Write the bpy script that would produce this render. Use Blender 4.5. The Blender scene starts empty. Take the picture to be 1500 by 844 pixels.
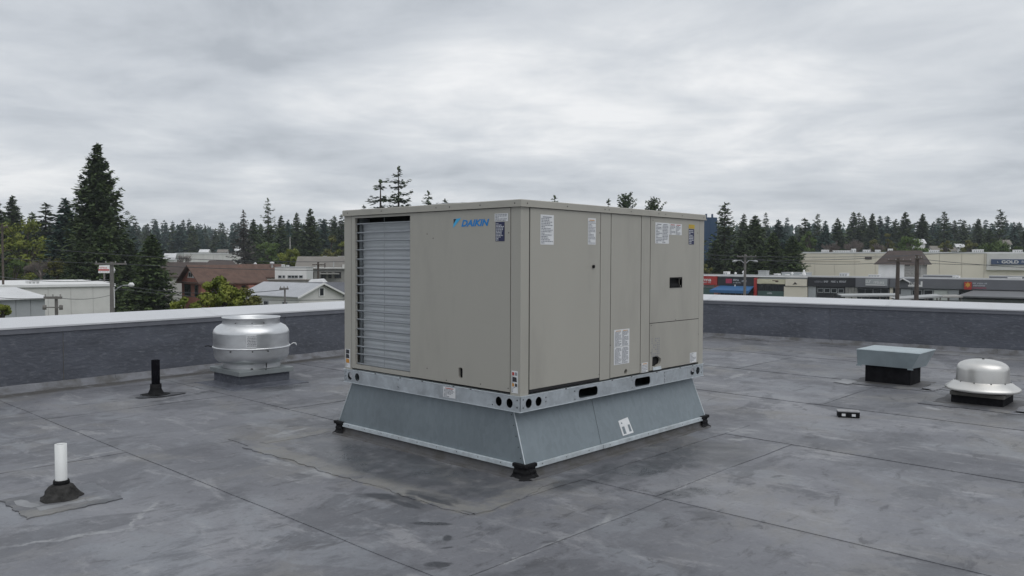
import bpy, bmesh, math, random
from mathutils import Vector, Matrix
R = math.radians
SC = bpy.context.scene
COL = SC.collection
rnd = random.Random(11)

# ------------------------------------------------------------------ camera, light, sky, exposure
CAM = Vector((-3.8315, -3.4689, 1.4296))
YAW, PITCH, ROLL, FPX = 0.7465, -0.0359, 0.0040, 1179.8
Fv = Vector((math.cos(PITCH)*math.cos(YAW), math.cos(PITCH)*math.sin(YAW), math.sin(PITCH)))
Rv = Vector((math.sin(YAW), -math.cos(YAW), 0)); Uv = Rv.cross(Fv)
_c, _s = math.cos(ROLL), math.sin(ROLL)
Rv, Uv = Rv*_c + Uv*_s, Uv*_c - Rv*_s
cd = bpy.data.cameras.new("camera"); cam = bpy.data.objects.new("camera", cd); COL.objects.link(cam)
cd.sensor_width = 36; cd.lens = FPX/1500*36; cd.clip_start = 0.05; cd.clip_end = 6000
cam.matrix_world = Matrix(((Rv.x, Uv.x, -Fv.x, CAM.x), (Rv.y, Uv.y, -Fv.y, CAM.y), (Rv.z, Uv.z, -Fv.z, CAM.z), (0, 0, 0, 1)))
SC.camera = cam

SUN_EL, SUN_AZ = R(58), R(262)      # azimuth of the sun seen from the scene (math angle in XY): behind the left shoulder
SKY_STR = 0.10
world = bpy.data.worlds.new("World"); SC.world = world; world.use_nodes = True
nt = world.node_tree; nt.nodes.clear()
def N(t, kind, **kw):
    n = t.nodes.new(kind)
    for k, v in kw.items():
        if k.startswith('i_'):
            key = k[2:]
            n.inputs[int(key) if key.isdigit() else key.replace('_', ' ')].default_value = v
        else: setattr(n, k, v)
    return n
def ramp(t, stops, interp='LINEAR'):
    n = t.nodes.new('ShaderNodeValToRGB'); n.color_ramp.interpolation = interp
    el = n.color_ramp.elements
    while len(el) < len(stops): el.new(0.5)
    for e, (p, c) in zip(el, stops):
        e.position = p; e.color = c if len(c) == 4 else (*c, 1)
    return n
out = N(nt, 'ShaderNodeOutputWorld'); bg = N(nt, 'ShaderNodeBackground', i_Strength=SKY_STR)
sky = N(nt, 'ShaderNodeTexSky'); sky.sky_type = 'NISHITA'; sky.sun_disc = False
sky.sun_elevation = SUN_EL; sky.sun_rotation = math.pi/2 - SUN_AZ
tc = N(nt, 'ShaderNodeTexCoord'); sep = N(nt, 'ShaderNodeSeparateXYZ'); nt.links.new(tc.outputs['Generated'], sep.inputs[0])
zc = N(nt, 'ShaderNodeMath', operation='MAXIMUM', i_1=0.0); nt.links.new(sep.outputs['Z'], zc.inputs[0])
za = N(nt, 'ShaderNodeMath', operation='ADD', i_1=0.11); nt.links.new(zc.outputs[0], za.inputs[0])
dx = N(nt, 'ShaderNodeMath', operation='DIVIDE'); dy = N(nt, 'ShaderNodeMath', operation='DIVIDE')
for d, s in ((dx, 'X'), (dy, 'Y')):
    nt.links.new(sep.outputs[s], d.inputs[0]); nt.links.new(za.outputs[0], d.inputs[1])
cmb = N(nt, 'ShaderNodeCombineXYZ'); nt.links.new(dx.outputs[0], cmb.inputs[0]); nt.links.new(dy.outputs[0], cmb.inputs[1])
mp = N(nt, 'ShaderNodeMapping'); mp.inputs['Rotation'].default_value = (0, 0, R(47)); mp.inputs['Location'].default_value = (13.88, 9.74, 0)
mp.inputs['Scale'].default_value = (1.0, 1.0, 1)
nt.links.new(cmb.outputs[0], mp.inputs[0])
n1 = N(nt, 'ShaderNodeTexNoise', i_Scale=0.50, i_Detail=5.0, i_Roughness=0.48, i_Distortion=0.35)
n2 = N(nt, 'ShaderNodeTexNoise', i_Scale=1.5, i_Detail=9.0, i_Roughness=0.60, i_Distortion=0.3)
for n in (n1, n2): nt.links.new(mp.outputs[0], n.inputs['Vector'])
mm = N(nt, 'ShaderNodeMath', operation='MULTIPLY', i_1=0.42); nt.links.new(n2.outputs[0], mm.inputs[0])
ma = N(nt, 'ShaderNodeMath', operation='MULTIPLY_ADD', i_1=0.58); nt.links.new(n1.outputs[0], ma.inputs[0]); nt.links.new(mm.outputs[0], ma.inputs[2])
cr = ramp(nt, [(0.36, (4.7, 5.05, 5.5)), (0.45, (6.0, 6.35, 6.8)), (0.535, (7.15, 7.45, 7.8)), (0.64, (9.3, 9.4, 9.5))])
nt.links.new(ma.outputs[0], cr.inputs[0])
mixs = N(nt, 'ShaderNodeMixRGB', i_0=0.955); nt.links.new(sky.outputs[0], mixs.inputs[1]); nt.links.new(cr.outputs[0], mixs.inputs[2])
nt.links.new(mixs.outputs[0], bg.inputs['Color']); nt.links.new(bg.outputs[0], out.inputs['Surface'])

sl = bpy.data.lights.new("sun", 'SUN'); sl.energy = 1.05; sl.angle = R(60); sl.color = (1.0, 0.985, 0.96)
sun = bpy.data.objects.new("sun", sl); COL.objects.link(sun)
sdir = Vector((math.cos(SUN_EL)*math.cos(SUN_AZ), math.cos(SUN_EL)*math.sin(SUN_AZ), math.sin(SUN_EL)))
sun.rotation_euler = (-sdir).to_track_quat('-Z', 'Y').to_euler(); sun.location = (0, 0, 40)
vs = SC.view_settings; vs.view_transform = 'Standard'; vs.look = 'None'; vs.exposure = 0; vs.gamma = 1
SC.cycles.max_bounces = 6; SC.cycles.volume_bounces = 0

# ------------------------------------------------------------------ placing helpers
Fh = Vector((math.cos(YAW), math.sin(YAW), 0)); Lat = Vector((math.sin(YAW), -math.cos(YAW), 0))
G = -5.5                                            # street level under the roof
def ray(px, py): return Fv + Rv*((px-750)/FPX) + Uv*((422-py)/FPX)
def at(px, py, D):                                  # the point D metres ahead of the camera, seen at that place
    d = ray(px, py); return CAM + d*(D/d.dot(Fh))
def XY(px, D): v = at(px, 380, D); return Vector((v.x, v.y))
def Zat(px, py, D): return at(px, py, D).z

# ------------------------------------------------------------------ mesh helpers
ORG = {}
def setp(o, label=None, cat=None, group=None, kind=None):
    if label: o['label'] = label
    if cat: o['category'] = cat
    if group: o['group'] = group
    if kind: o['kind'] = kind
    return o
def thing(name, label, cat, loc=(0, 0, 0), rotz=0.0, group=None):
    o = bpy.data.objects.new(name, None); COL.objects.link(o); o.empty_display_size = 0.1
    o.location = loc; o.rotation_euler = (0, 0, rotz)
    ORG[o] = (Vector(loc), rotz)
    return setp(o, label, cat, group)
class MB:
    """collects shapes for ONE mesh object"""
    def __init__(self): self.v = []; self.f = []; self.m = []; self.sm = []
    def add(self, vs, fs, m=0, smooth=False):
        b = len(self.v); self.v += [tuple(v) for v in vs]
        for f in fs: self.f.append([b+i for i in f]); self.m.append(m); self.sm.append(smooth)
        return self
    def box(self, x0, x1, y0, y1, z0, z1, m=0):
        return self.add([(x0,y0,z0),(x1,y0,z0),(x1,y1,z0),(x0,y1,z0),(x0,y0,z1),(x1,y0,z1),(x1,y1,z1),(x0,y1,z1)],
            [(0,3,2,1),(4,5,6,7),(0,1,5,4),(1,2,6,5),(2,3,7,6),(3,0,4,7)], m)
    def hexa(self, lo, hi, m=0):                     # two quads (4 points each, counter-clockwise from above)
        return self.add(list(lo)+list(hi), [(3,2,1,0),(4,5,6,7),(0,1,5,4),(1,2,6,5),(2,3,7,6),(3,0,4,7)], m)
    def quad(self, a, b, c, d, m=0): return self.add([a,b,c,d], [(0,1,2,3)], m)
    def lathe(self, prof, c=(0,0), n=48, m=0, smooth=True, a0=0, a1=2*math.pi, wob=None):
        full = abs(a1-a0-2*math.pi) < 1e-6
        k = n if full else n+1; vs = []
        for (r, z) in prof:
            for i in range(k):
                a = a0+(a1-a0)*i/n; rr = r*(1+(wob(a, z) if wob else 0))
                vs.append((c[0]+rr*math.cos(a), c[1]+rr*math.sin(a), z))
        fs = []
        for j in range(len(prof)-1):
            for i in range(n):
                i2 = (i+1) % k
                fs.append((j*k+i, j*k+i2, (j+1)*k+i2, (j+1)*k+i))
        return self.add(vs, fs, m, smooth)
    def tube(self, pts, r, n=8, m=0, cap=True, smooth=True):
        pts = [Vector(p) for p in pts]; rs = r if isinstance(r, (list, tuple)) else [r]*len(pts); vs = []
        for i, p in enumerate(pts):
            t = (pts[min(i+1, len(pts)-1)]-pts[max(i-1, 0)]).normalized()
            a = t.orthogonal().normalized() if abs(t.z) > 0.99 else t.cross(Vector((0,0,1))).normalized()
            b = t.cross(a)
            for k in range(n):
                an = 2*math.pi*k/n; vs.append(p+(a*math.cos(an)+b*math.sin(an))*rs[i])
        fs = [(j*n+k, j*n+(k+1) % n, (j+1)*n+(k+1) % n, (j+1)*n+k) for j in range(len(pts)-1) for k in range(n)]
        self.add(vs, fs, m, smooth)
        if cap:
            L = (len(pts)-1)*n
            self.add(vs[:n], [tuple(range(n))], m); self.add(vs[L:], [tuple(range(n-1, -1, -1))], m)
        return self
    def disc(self, c, u, v, r, n=16, m=0):
        c, u, v = Vector(c), Vector(u), Vector(v)
        return self.add([c+u*r*math.cos(2*math.pi*i/n)+v*r*math.sin(2*math.pi*i/n) for i in range(n)], [tuple(range(n))], m)
    def build(self, name, mats, parent=None, bevel=0, kind=None, label=None, local=False):
        me = bpy.data.meshes.new(name)
        vs = self.v
        org = ORG.get(parent) if parent is not None else None
        if org and not local:
            loc, rz = org; c, s = math.cos(-rz), math.sin(-rz)
            vs = [((x-loc.x)*c-(y-loc.y)*s, (x-loc.x)*s+(y-loc.y)*c, z-loc.z) for x, y, z in vs]
        me.from_pydata(vs, [], self.f)
        if not isinstance(mats, (list, tuple)): mats = [mats]
        for mt in mats: me.materials.append(mt)
        me.polygons.foreach_set('material_index', self.m); me.polygons.foreach_set('use_smooth', self.sm)
        me.update()
        o = bpy.data.objects.new(name, me); COL.objects.link(o)
        if parent is not None:
            o.parent = parent
            if org: ORG[o] = org
        if bevel:
            b = o.modifiers.new('bevel', 'BEVEL'); b.width = bevel; b.segments = 2; b.limit_method = 'ANGLE'; b.angle_limit = R(50)
        return setp(o, label=label, kind=kind)
def copy_tree(o, parent=None):
    c = o.copy(); COL.objects.link(c)
    if parent is not None: c.parent = parent
    for ch in list(o.children): copy_tree(ch, c)
    return c
def plate(outer, holes, place, thick):
    """sheet with true holes: 2D loops -> two faces and the rims; place(u, v, w) -> point"""
    bm = bmesh.new(); edges = []
    for loop in [outer]+holes:
        vs = [bm.verts.new((u, v, 0)) for u, v in loop]
        edges += [bm.edges.new((vs[i], vs[(i+1) % len(vs)])) for i in range(len(vs))]
    bmesh.ops.triangle_fill(bm, use_beauty=True, use_dissolve=False, edges=edges)
    bmesh.ops.recalc_face_normals(bm, faces=bm.faces)
    mb = MB(); bm.verts.index_update()
    P2 = [(v.co.x, v.co.y) for v in bm.verts]; F = [[v.index for v in f.verts] for f in bm.faces]
    mb.add([place(u, v, 0) for u, v in P2], F); mb.add([place(u, v, thick) for u, v in P2], [f[::-1] for f in F])
    for loop in [outer]+holes:
        n = len(loop)
        mb.add([place(u, v, 0) for u, v in loop]+[place(u, v, thick) for u, v in loop], [(i, (i+1) % n, n+(i+1) % n, n+i) for i in range(n)])
    bm.free(); return mb
def circ(u, v, r, n=20, ru=1.0): return [(u+r*ru*math.cos(2*math.pi*i/n), v+r*math.sin(2*math.pi*i/n)) for i in range(n)]
def rrect(u0, u1, v0, v1, r, n=4):
    o = []
    for cx, cy, a in ((u1-r, v1-r, 0), (u0+r, v1-r, 90), (u0+r, v0+r, 180), (u1-r, v0+r, 270)):
        for i in range(n+1): o.append((cx+r*math.cos(R(a+90*i/n)), cy+r*math.sin(R(a+90*i/n))))
    return o
def text_mb(txt, size, shear=0.0, bold=0.0, extrude=0.0, width=None, height=None):
    cu = bpy.data.curves.new('txt', 'FONT'); cu.body = txt; cu.size = size; cu.shear = shear; cu.offset = bold; cu.extrude = extrude
    cu.resolution_u = 4
    ob = bpy.data.objects.new('txt', cu); COL.objects.link(ob)
    dg = bpy.context.evaluated_depsgraph_get(); me = bpy.data.meshes.new_from_object(ob.evaluated_get(dg))
    vs = [tuple(v.co) for v in me.vertices]; fs = [list(p.vertices) for p in me.polygons]
    bpy.data.objects.remove(ob); bpy.data.curves.remove(cu); bpy.data.meshes.remove(me)
    x0 = min(v[0] for v in vs); x1 = max(v[0] for v in vs); y0 = min(v[1] for v in vs); y1 = max(v[1] for v in vs)
    sx = width/(x1-x0) if width else 1; sy = height/(y1-y0) if height else sx
    return [((v[0]-x0)*sx, (v[1]-y0)*sy, v[2]) for v in vs], fs

# ------------------------------------------------------------------ materials
def mat(name, col, rough=0.6, metal=0.0, var=0.0, vscale=3.0, bump=0.0, bscale=40.0, stretch=(1,1,1), rvar=0.0, spec=0.5, orand=0.0, dirt=None, coord='Object', spangle=0.0):
    m = bpy.data.materials.new(name); m.use_nodes = True; t = m.node_tree; b = t.nodes['Principled BSDF']
    b.inputs['Roughness'].default_value = rough; b.inputs['Metallic'].default_value = metal
    b.inputs['Specular IOR Level'].default_value = spec
    tcn = N(t, 'ShaderNodeTexCoord'); mpn = N(t, 'ShaderNodeMapping'); mpn.inputs['Scale'].default_value = stretch
    t.links.new(tcn.outputs[coord], mpn.inputs[0])
    c0 = tuple(max(0, c*(1-var)) for c in col); c1 = tuple(min(1, c*(1+var)) for c in col)
    nz = N(t, 'ShaderNodeTexNoise', i_Scale=vscale, i_Detail=6.0, i_Roughness=0.6); t.links.new(mpn.outputs[0], nz.inputs['Vector'])
    rp = ramp(t, [(0.3, c0), (0.7, c1)]); t.links.new(nz.outputs[0], rp.inputs[0]); last = rp.outputs[0]
    if dirt:
        dcol, dscale, lo, hi, amt = dirt
        dz = N(t, 'ShaderNodeTexNoise', i_Scale=dscale, i_Detail=8.0, i_Roughness=0.65); t.links.new(mpn.outputs[0], dz.inputs['Vector'])
        dr = ramp(t, [(lo, (0,0,0)), (hi, (amt,)*3)]); t.links.new(dz.outputs[0], dr.inputs[0])
        mx = N(t, 'ShaderNodeMixRGB'); mx.inputs[2].default_value = (*dcol, 1)
        t.links.new(dr.outputs[0], mx.inputs[0]); t.links.new(last, mx.inputs[1]); last = mx.outputs[0]
    if spangle:
        vo = N(t, 'ShaderNodeTexVoronoi', i_Scale=38.0); t.links.new(mpn.outputs[0], vo.inputs['Vector']); vb = N(t, 'ShaderNodeRGBToBW'); t.links.new(vo.outputs['Color'], vb.inputs[0])
        sm_ = N(t, 'ShaderNodeMapRange', i_1=0.2, i_2=0.8, i_3=1-spangle, i_4=1+spangle); t.links.new(vb.outputs[0], sm_.inputs[0]); sh = N(t, 'ShaderNodeHueSaturation'); t.links.new(sm_.outputs[0], sh.inputs['Value']); t.links.new(last, sh.inputs['Color']); last = sh.outputs[0]
    if orand:
        oi = N(t, 'ShaderNodeObjectInfo'); hs = N(t, 'ShaderNodeHueSaturation')
        mr = N(t, 'ShaderNodeMapRange', i_3=1-orand, i_4=1+orand); t.links.new(oi.outputs['Random'], mr.inputs[0])
        t.links.new(mr.outputs[0], hs.inputs['Value']); t.links.new(last, hs.inputs['Color']); last = hs.outputs[0]
    t.links.new(last, b.inputs['Base Color'])
    if rvar:
        rr = N(t, 'ShaderNodeMapRange', i_1=0.3, i_2=0.7, i_3=max(0.02, rough-rvar), i_4=min(1, rough+rvar)); t.links.new(nz.outputs[0], rr.inputs[0])
        t.links.new(rr.outputs[0], b.inputs['Roughness'])
    if bump:
        bz = N(t, 'ShaderNodeTexNoise', i_Scale=bscale, i_Detail=4.0); t.links.new(mpn.outputs[0], bz.inputs['Vector'])
        bn = N(t, 'ShaderNodeBump', i_Strength=bump, i_Distance=0.01); t.links.new(bz.outputs[0], bn.inputs['Height']); t.links.new(bn.outputs[0], b.inputs['Normal'])
    return m
M = {}
M['beige'] = mat('beige painted steel', (0.375, 0.362, 0.322), 0.5, 0, 0.035, 1.5, 0.06, 2.2, rvar=0.07, dirt=((0.22,0.21,0.19), 2.6, 0.50, 0.75, 0.40), stretch=(1,1,0.28))
M['dark'] = mat('dark recess', (0.012, 0.012, 0.013), 0.8)
M['black'] = mat('black plastic', (0.010, 0.010, 0.011), 0.6, spec=0.15, bump=0.1)
M['galv'] = mat('galvanised rail', (0.50, 0.54, 0.57), 0.45, 0.65, 0.10, 9, 0.05, 30, rvar=0.08, spangle=0.06, dirt=((0.38,0.40,0.415), 4, 0.52, 0.7, 0.5))
M['flare'] = mat('galvanised flare', (0.200, 0.236, 0.258), 0.5, 0.35, 0.07, 2.3, 0.05, 4, rvar=0.08, dirt=((0.232,0.268,0.290), 1.3, 0.5, 0.75, 0.5), stretch=(1,1,0.5), spangle=0.05)
M['trim'] = mat('bright trim', (0.55, 0.60, 0.63), 0.45, 0.2, 0.15, 14, stretch=(1,1,1), dirt=((0.30,0.31,0.31), 6, 0.5, 0.7, 0.5))
M['coil'] = mat('condenser coil', (0.47, 0.495, 0.52), 0.6, 0.15, 0.05, 10, stretch=(1,1,3))
M['wire'] = mat('grey guard wire', (0.27, 0.29, 0.31), 0.45, 0.3)
M['screw'] = mat('dark screw', (0.05, 0.05, 0.05), 0.4, 0.6)
M['paper'] = mat('white sticker', (0.68, 0.69, 0.70), 0.5, 0, 0.05, 20)
M['ink'] = mat('grey print', (0.24, 0.25, 0.28), 0.6)
M['inkdk'] = mat('black print', (0.03, 0.03, 0.035), 0.6)
M['navy'] = mat('navy sticker', (0.018, 0.022, 0.075), 0.45)
M['inkw'] = mat('white print', (0.60, 0.62, 0.66), 0.5)
M['orange'] = mat('orange print', (0.55, 0.26, 0.05), 0.5)
M['red'] = mat('red print', (0.42, 0.05, 0.035), 0.5)
M['yellow'] = mat('yellow sticker', (0.50, 0.42, 0.04), 0.5)
M['logo'] = mat('blue logo', (0.0, 0.20, 0.56), 0.45)
M['logolt'] = mat('light blue logo', (0.05, 0.42, 0.75), 0.45)
M['alu'] = mat('spun aluminium', (0.66, 0.67, 0.68), 0.36, 0.85, 0.07, 5, 0.02, 12, stretch=(1,1,3), rvar=0.08, dirt=((0.42,0.42,0.41), 3, 0.55, 0.75, 0.5))
M['alud'] = mat('dull dome aluminium', (0.68, 0.67, 0.645), 0.36, 0.8, 0.06, 4, 0.02, 12, rvar=0.08, dirt=((0.45,0.43,0.39), 2.5, 0.5, 0.75, 0.5))
M['curb'] = mat('black membrane curb', (0.014, 0.014, 0.016), 0.8, 0, 0.5, 9, 0.2, 25, spec=0.08)
M['mastic'] = mat('black mastic', (0.010, 0.010, 0.011), 0.65, 0, 0.6, 18, 0.6, 30, rvar=0.15, spec=0.14)
M['boot'] = mat('grey rubber boot', (0.034, 0.033, 0.032), 0.75, 0, 0.55, 24, 1.0, 34, spec=0.15)
M['pvc'] = mat('white pvc', (0.70, 0.71, 0.70), 0.4, 0, 0.03, 8)
M['iron'] = mat('black pipe', (0.006, 0.006, 0.008), 0.85, 0, 0.25, 10, 0.1, spec=0.04)
M['wallmem'] = mat('parapet membrane', (0.084, 0.091, 0.112), 0.6, 0, 0.24, 3.0, 0.6, 30, rvar=0.1, orand=0.08, stretch=(0.55, 1, 1.3), dirt=((0.185,0.195,0.22), 20.0, 0.52, 0.70, 0.6))
M['coping'] = mat('white metal coping', (0.56, 0.57, 0.59), 0.42, 0.0, 0.06, 1.2, orand=0.05, dirt=((0.46,0.46,0.46), 2.4, 0.50, 0.74, 0.5))
M['drip'] = mat('dark drip edge', (0.155, 0.162, 0.185), 0.5, 0.2, 0.15, 4)
M['cove'] = mat('base flashing', (0.098, 0.098, 0.104), 0.6, 0, 0.3, 5, 0.4, 15, dirt=((0.055,0.052,0.048), 5, 0.42, 0.58, 0.9))
M['asphalt'] = mat('asphalt', (0.055, 0.055, 0.057), 0.85, 0, 0.25, 0.8)
M['ground'] = mat('open ground', (0.07, 0.085, 0.045), 0.9, 0, 0.4, 0.02)
M['wallfoot'] = mat('wall foot flashing', (0.165, 0.17, 0.188), 0.65, 0, 0.25, 3, 0.4, 15, dirt=((0.075,0.073,0.07), 4, 0.44, 0.62, 0.85))
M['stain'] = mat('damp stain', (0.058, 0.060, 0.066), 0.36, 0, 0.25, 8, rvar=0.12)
M['silt'] = mat('dried silt', (0.155, 0.150, 0.138), 0.62, 0, 0.16, 4, 0.15, 20, dirt=((0.10,0.10,0.102), 4.5, 0.44, 0.66, 0.85))
M['salt'] = mat('pale scuff', (0.235, 0.24, 0.25), 0.6, 0, 0.2, 9)

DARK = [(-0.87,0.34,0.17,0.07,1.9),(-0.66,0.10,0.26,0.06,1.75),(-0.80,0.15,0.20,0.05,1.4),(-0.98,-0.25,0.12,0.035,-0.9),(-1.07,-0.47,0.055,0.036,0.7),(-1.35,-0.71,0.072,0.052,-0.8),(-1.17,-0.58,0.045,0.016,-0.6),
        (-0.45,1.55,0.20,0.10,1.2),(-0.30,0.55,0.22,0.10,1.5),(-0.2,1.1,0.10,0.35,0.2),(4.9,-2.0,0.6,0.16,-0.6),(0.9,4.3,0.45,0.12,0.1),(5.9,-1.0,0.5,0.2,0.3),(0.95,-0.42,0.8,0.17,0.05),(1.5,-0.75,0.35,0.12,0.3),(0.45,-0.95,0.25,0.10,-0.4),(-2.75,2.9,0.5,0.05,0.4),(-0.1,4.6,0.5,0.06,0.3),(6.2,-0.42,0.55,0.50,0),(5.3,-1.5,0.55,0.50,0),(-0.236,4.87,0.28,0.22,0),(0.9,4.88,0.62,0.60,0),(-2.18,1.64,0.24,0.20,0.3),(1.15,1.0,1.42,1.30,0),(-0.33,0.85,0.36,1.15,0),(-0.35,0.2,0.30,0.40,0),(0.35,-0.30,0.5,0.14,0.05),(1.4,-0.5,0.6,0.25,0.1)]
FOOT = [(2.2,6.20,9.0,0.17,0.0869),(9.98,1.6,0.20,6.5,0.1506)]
PALE = [(-0.84,1.55,0.30,0.045,1.65),(-0.82,1.05,0.24,0.06,1.7),(-0.30,2.30,0.34,0.045,0.15),(2.25,-0.33,0.28,0.04,-0.9),(2.05,-0.48,0.16,0.035,-0.7),(0.66,-0.87,0.36,0.016,0.02),(-1.75,2.64,0.45,0.018,0.2),(4.6,-1.2,0.14,0.05,0.9),(-0.9,-0.93,0.36,0.02,0.02),(-0.35,-0.90,0.3,0.03,0.1),
        (5.75,-0.30,0.12,0.10,0.2),(-2.3,0.9,0.5,0.03,-0.3),(-2.0,1.0,0.4,0.02,0.9),(3.2,2.6,0.9,0.05,0.15),(4.2,1.6,0.5,0.04,0.05),(5.4,1.2,0.6,0.05,0.1)]
SPOTS = [(-0.86,0.34,0.13,0.055,1.9),(-0.70,0.05,0.20,0.035,1.6),(-0.98,-0.25,0.14,0.030,-0.9),(-1.07,-0.47,0.05,0.030,0.7),(-1.35,-0.71,0.070,0.046,-0.8),(-1.17,-0.58,0.04,0.012,-0.6),(-0.86,0.12,0.16,0.03,1.6)]
SILT = [(-0.69,1.25,0.10,0.95,0.0),(-0.67,0.2,0.12,0.55,0.0),(-0.30,-0.225,0.50,0.10,0.09),(-0.33,2.11,0.40,0.08,0.04)]
def roof_material():
    m = bpy.data.materials.new('weathered roof membrane'); m.use_nodes = True; t = m.node_tree; b = t.nodes['Principled BSDF']
    tcn = N(t, 'ShaderNodeTexCoord'); oi = N(t, 'ShaderNodeObjectInfo')
    def noise(scale, det=8, rough=0.62, dist=0.0, st=(1,1,1), rot=0, off=0):
        mpn = N(t, 'ShaderNodeMapping'); mpn.inputs['Scale'].default_value = st; mpn.inputs['Rotation'].default_value = (0, 0, rot); mpn.inputs['Location'].default_value = (off, off*0.7, 0)
        t.links.new(tcn.outputs['Object'], mpn.inputs[0])
        n = N(t, 'ShaderNodeTexNoise', i_Scale=scale, i_Detail=float(det), i_Roughness=rough, i_Distortion=dist); t.links.new(mpn.outputs[0], n.inputs['Vector']); return n.outputs[0]
    def mix(fac, a, col):
        x = N(t, 'ShaderNodeMixRGB'); t.links.new(fac, x.inputs[0]); t.links.new(a, x.inputs[1]); x.inputs[2].default_value = (*col, 1); return x.outputs[0]
    def thr(src, lo, hi, amt):
        r_ = ramp(t, [(lo, (0,0,0)), (hi, (amt,)*3)]); t.links.new(src, r_.inputs[0]); return r_.outputs[0]
    def math_(op, a, b_=None, v=None):
        n = N(t, 'ShaderNodeMath', operation=op); t.links.new(a, n.inputs[0])
        if b_ is not None: t.links.new(b_, n.inputs[1])
        elif v is not None: n.inputs[1].default_value = v
        return n.outputs[0]
    # ragged outline for the stains
    dn = N(t, 'ShaderNodeTexNoise', i_Scale=7.0, i_Detail=6.0, i_Roughness=0.65); t.links.new(tcn.outputs['Object'], dn.inputs['Vector'])
    dm = N(t, 'ShaderNodeVectorMath', operation='MULTIPLY_ADD'); dm.inputs[1].default_value = (0.20, 0.20, 0); dm.inputs[2].default_value = (-0.10, -0.10, 0); t.links.new(dn.outputs['Color'], dm.inputs[0])
    pa = N(t, 'ShaderNodeVectorMath', operation='ADD'); t.links.new(tcn.outputs['Object'], pa.inputs[0]); t.links.new(dm.outputs[0], pa.inputs[1])
    dm2 = N(t, 'ShaderNodeVectorMath', operation='MULTIPLY_ADD'); dm2.inputs[1].default_value = (0.07, 0.07, 0); dm2.inputs[2].default_value = (-0.035, -0.035, 0); t.links.new(dn.outputs['Color'], dm2.inputs[0])
    pb = N(t, 'ShaderNodeVectorMath', operation='ADD'); t.links.new(tcn.outputs['Object'], pb.inputs[0]); t.links.new(dm2.outputs[0], pb.inputs[1])
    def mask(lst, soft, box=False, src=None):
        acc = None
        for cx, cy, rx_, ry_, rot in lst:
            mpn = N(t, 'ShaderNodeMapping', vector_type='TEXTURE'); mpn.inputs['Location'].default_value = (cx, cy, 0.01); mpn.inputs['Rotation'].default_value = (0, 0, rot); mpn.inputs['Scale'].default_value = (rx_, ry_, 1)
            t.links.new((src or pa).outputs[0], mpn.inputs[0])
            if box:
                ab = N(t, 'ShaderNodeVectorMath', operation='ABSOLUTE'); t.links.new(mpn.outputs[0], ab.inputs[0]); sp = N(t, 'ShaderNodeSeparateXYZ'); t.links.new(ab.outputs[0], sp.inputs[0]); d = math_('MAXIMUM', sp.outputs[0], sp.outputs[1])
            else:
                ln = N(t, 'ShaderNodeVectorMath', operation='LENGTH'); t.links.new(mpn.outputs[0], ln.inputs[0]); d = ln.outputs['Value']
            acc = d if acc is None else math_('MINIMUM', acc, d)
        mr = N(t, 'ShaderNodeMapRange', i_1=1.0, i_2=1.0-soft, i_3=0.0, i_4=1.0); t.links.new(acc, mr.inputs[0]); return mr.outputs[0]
    big = noise(0.42, 7, 0.62, 0.5)
    base = ramp(t, [(0.32, (0.078, 0.081, 0.092)), (0.44, (0.122, 0.125, 0.139)), (0.56, (0.160, 0.163, 0.179)), (0.68, (0.205, 0.207, 0.222))]); t.links.new(big, base.inputs[0])
    c = base.outputs[0]
    c = mix(thr(noise(0.8, 8, 0.66, 0.6, (1, 1, 1), 0.5, 3), 0.50, 0.66, 0.8), c, (0.172, 0.166, 0.156))
    c = mix(thr(noise(1.7, 9, 0.64, 0.5, (1, 0.6, 1), 0.2, 9), 0.540, 0.59, 0.42), c, (0.215, 0.228, 0.248))
    c = mix(thr(noise(1.5, 9, 0.66, 0.4, (0.6, 1, 1), -0.5, 15), 0.53, 0.57, 0.65), c, (0.086, 0.089, 0.100))
    c = mix(thr(noise(3.6, 10, 0.74, 0.35, (1.0, 0.4, 1), 0.85, 4), 0.55, 0.64, 0.65), c, (0.265, 0.266, 0.278))
    c = mix(thr(noise(4.6, 9, 0.72, 0.6, (0.7, 1.6, 1), -0.7, 7), 0.56, 0.64, 0.7), c, (0.066, 0.067, 0.074))
    c = mix(thr(noise(14, 9, 0.8, 0.3, (0.6,1,1), 0.6, 11), 0.55, 0.66, 0.42), c, (0.240, 0.241, 0.252)); c = mix(thr(noise(11, 9, 0.8, 0.3, (1,0.6,1), 0.2, 17), 0.56, 0.66, 0.5), c, (0.088, 0.090, 0.098)); c = mix(thr(noise(30, 7, 0.8), 0.54, 0.68, 0.5), c, (0.088, 0.089, 0.095)); c = mix(thr(noise(34, 5, 0.7, 0, (1,1,1), 0, 5), 0.60, 0.74, 0.35), c, (0.29, 0.29, 0.30))
    hs = N(t, 'ShaderNodeHueSaturation'); mr = N(t, 'ShaderNodeMapRange', i_3=1.00, i_4=1.20); t.links.new(oi.outputs['Random'], mr.inputs[0])
    t.links.new(mr.outputs[0], hs.inputs['Value']); t.links.new(c, hs.inputs['Color']); c = hs.outputs[0]
    brk = noise(5.0, 8, 0.7, 0.5, (1,1,1), 0, 21)
    sm = math_('MULTIPLY', mask(SILT, 0.25, True), thr(brk, 0.38, 0.54, 0.8)); c = mix(sm, c, (0.205, 0.200, 0.188))
    pmk = math_('MULTIPLY', mask(PALE, 0.5), thr(brk, 0.40, 0.56, 0.75)); c = mix(pmk, c, (0.31, 0.315, 0.325))
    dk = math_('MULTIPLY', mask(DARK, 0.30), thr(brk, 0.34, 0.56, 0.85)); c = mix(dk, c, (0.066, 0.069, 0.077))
    c = mix(math_('MULTIPLY', mask(SPOTS, 0.3, False, pb), None, 0.85), c, (0.050, 0.053, 0.061))
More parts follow.
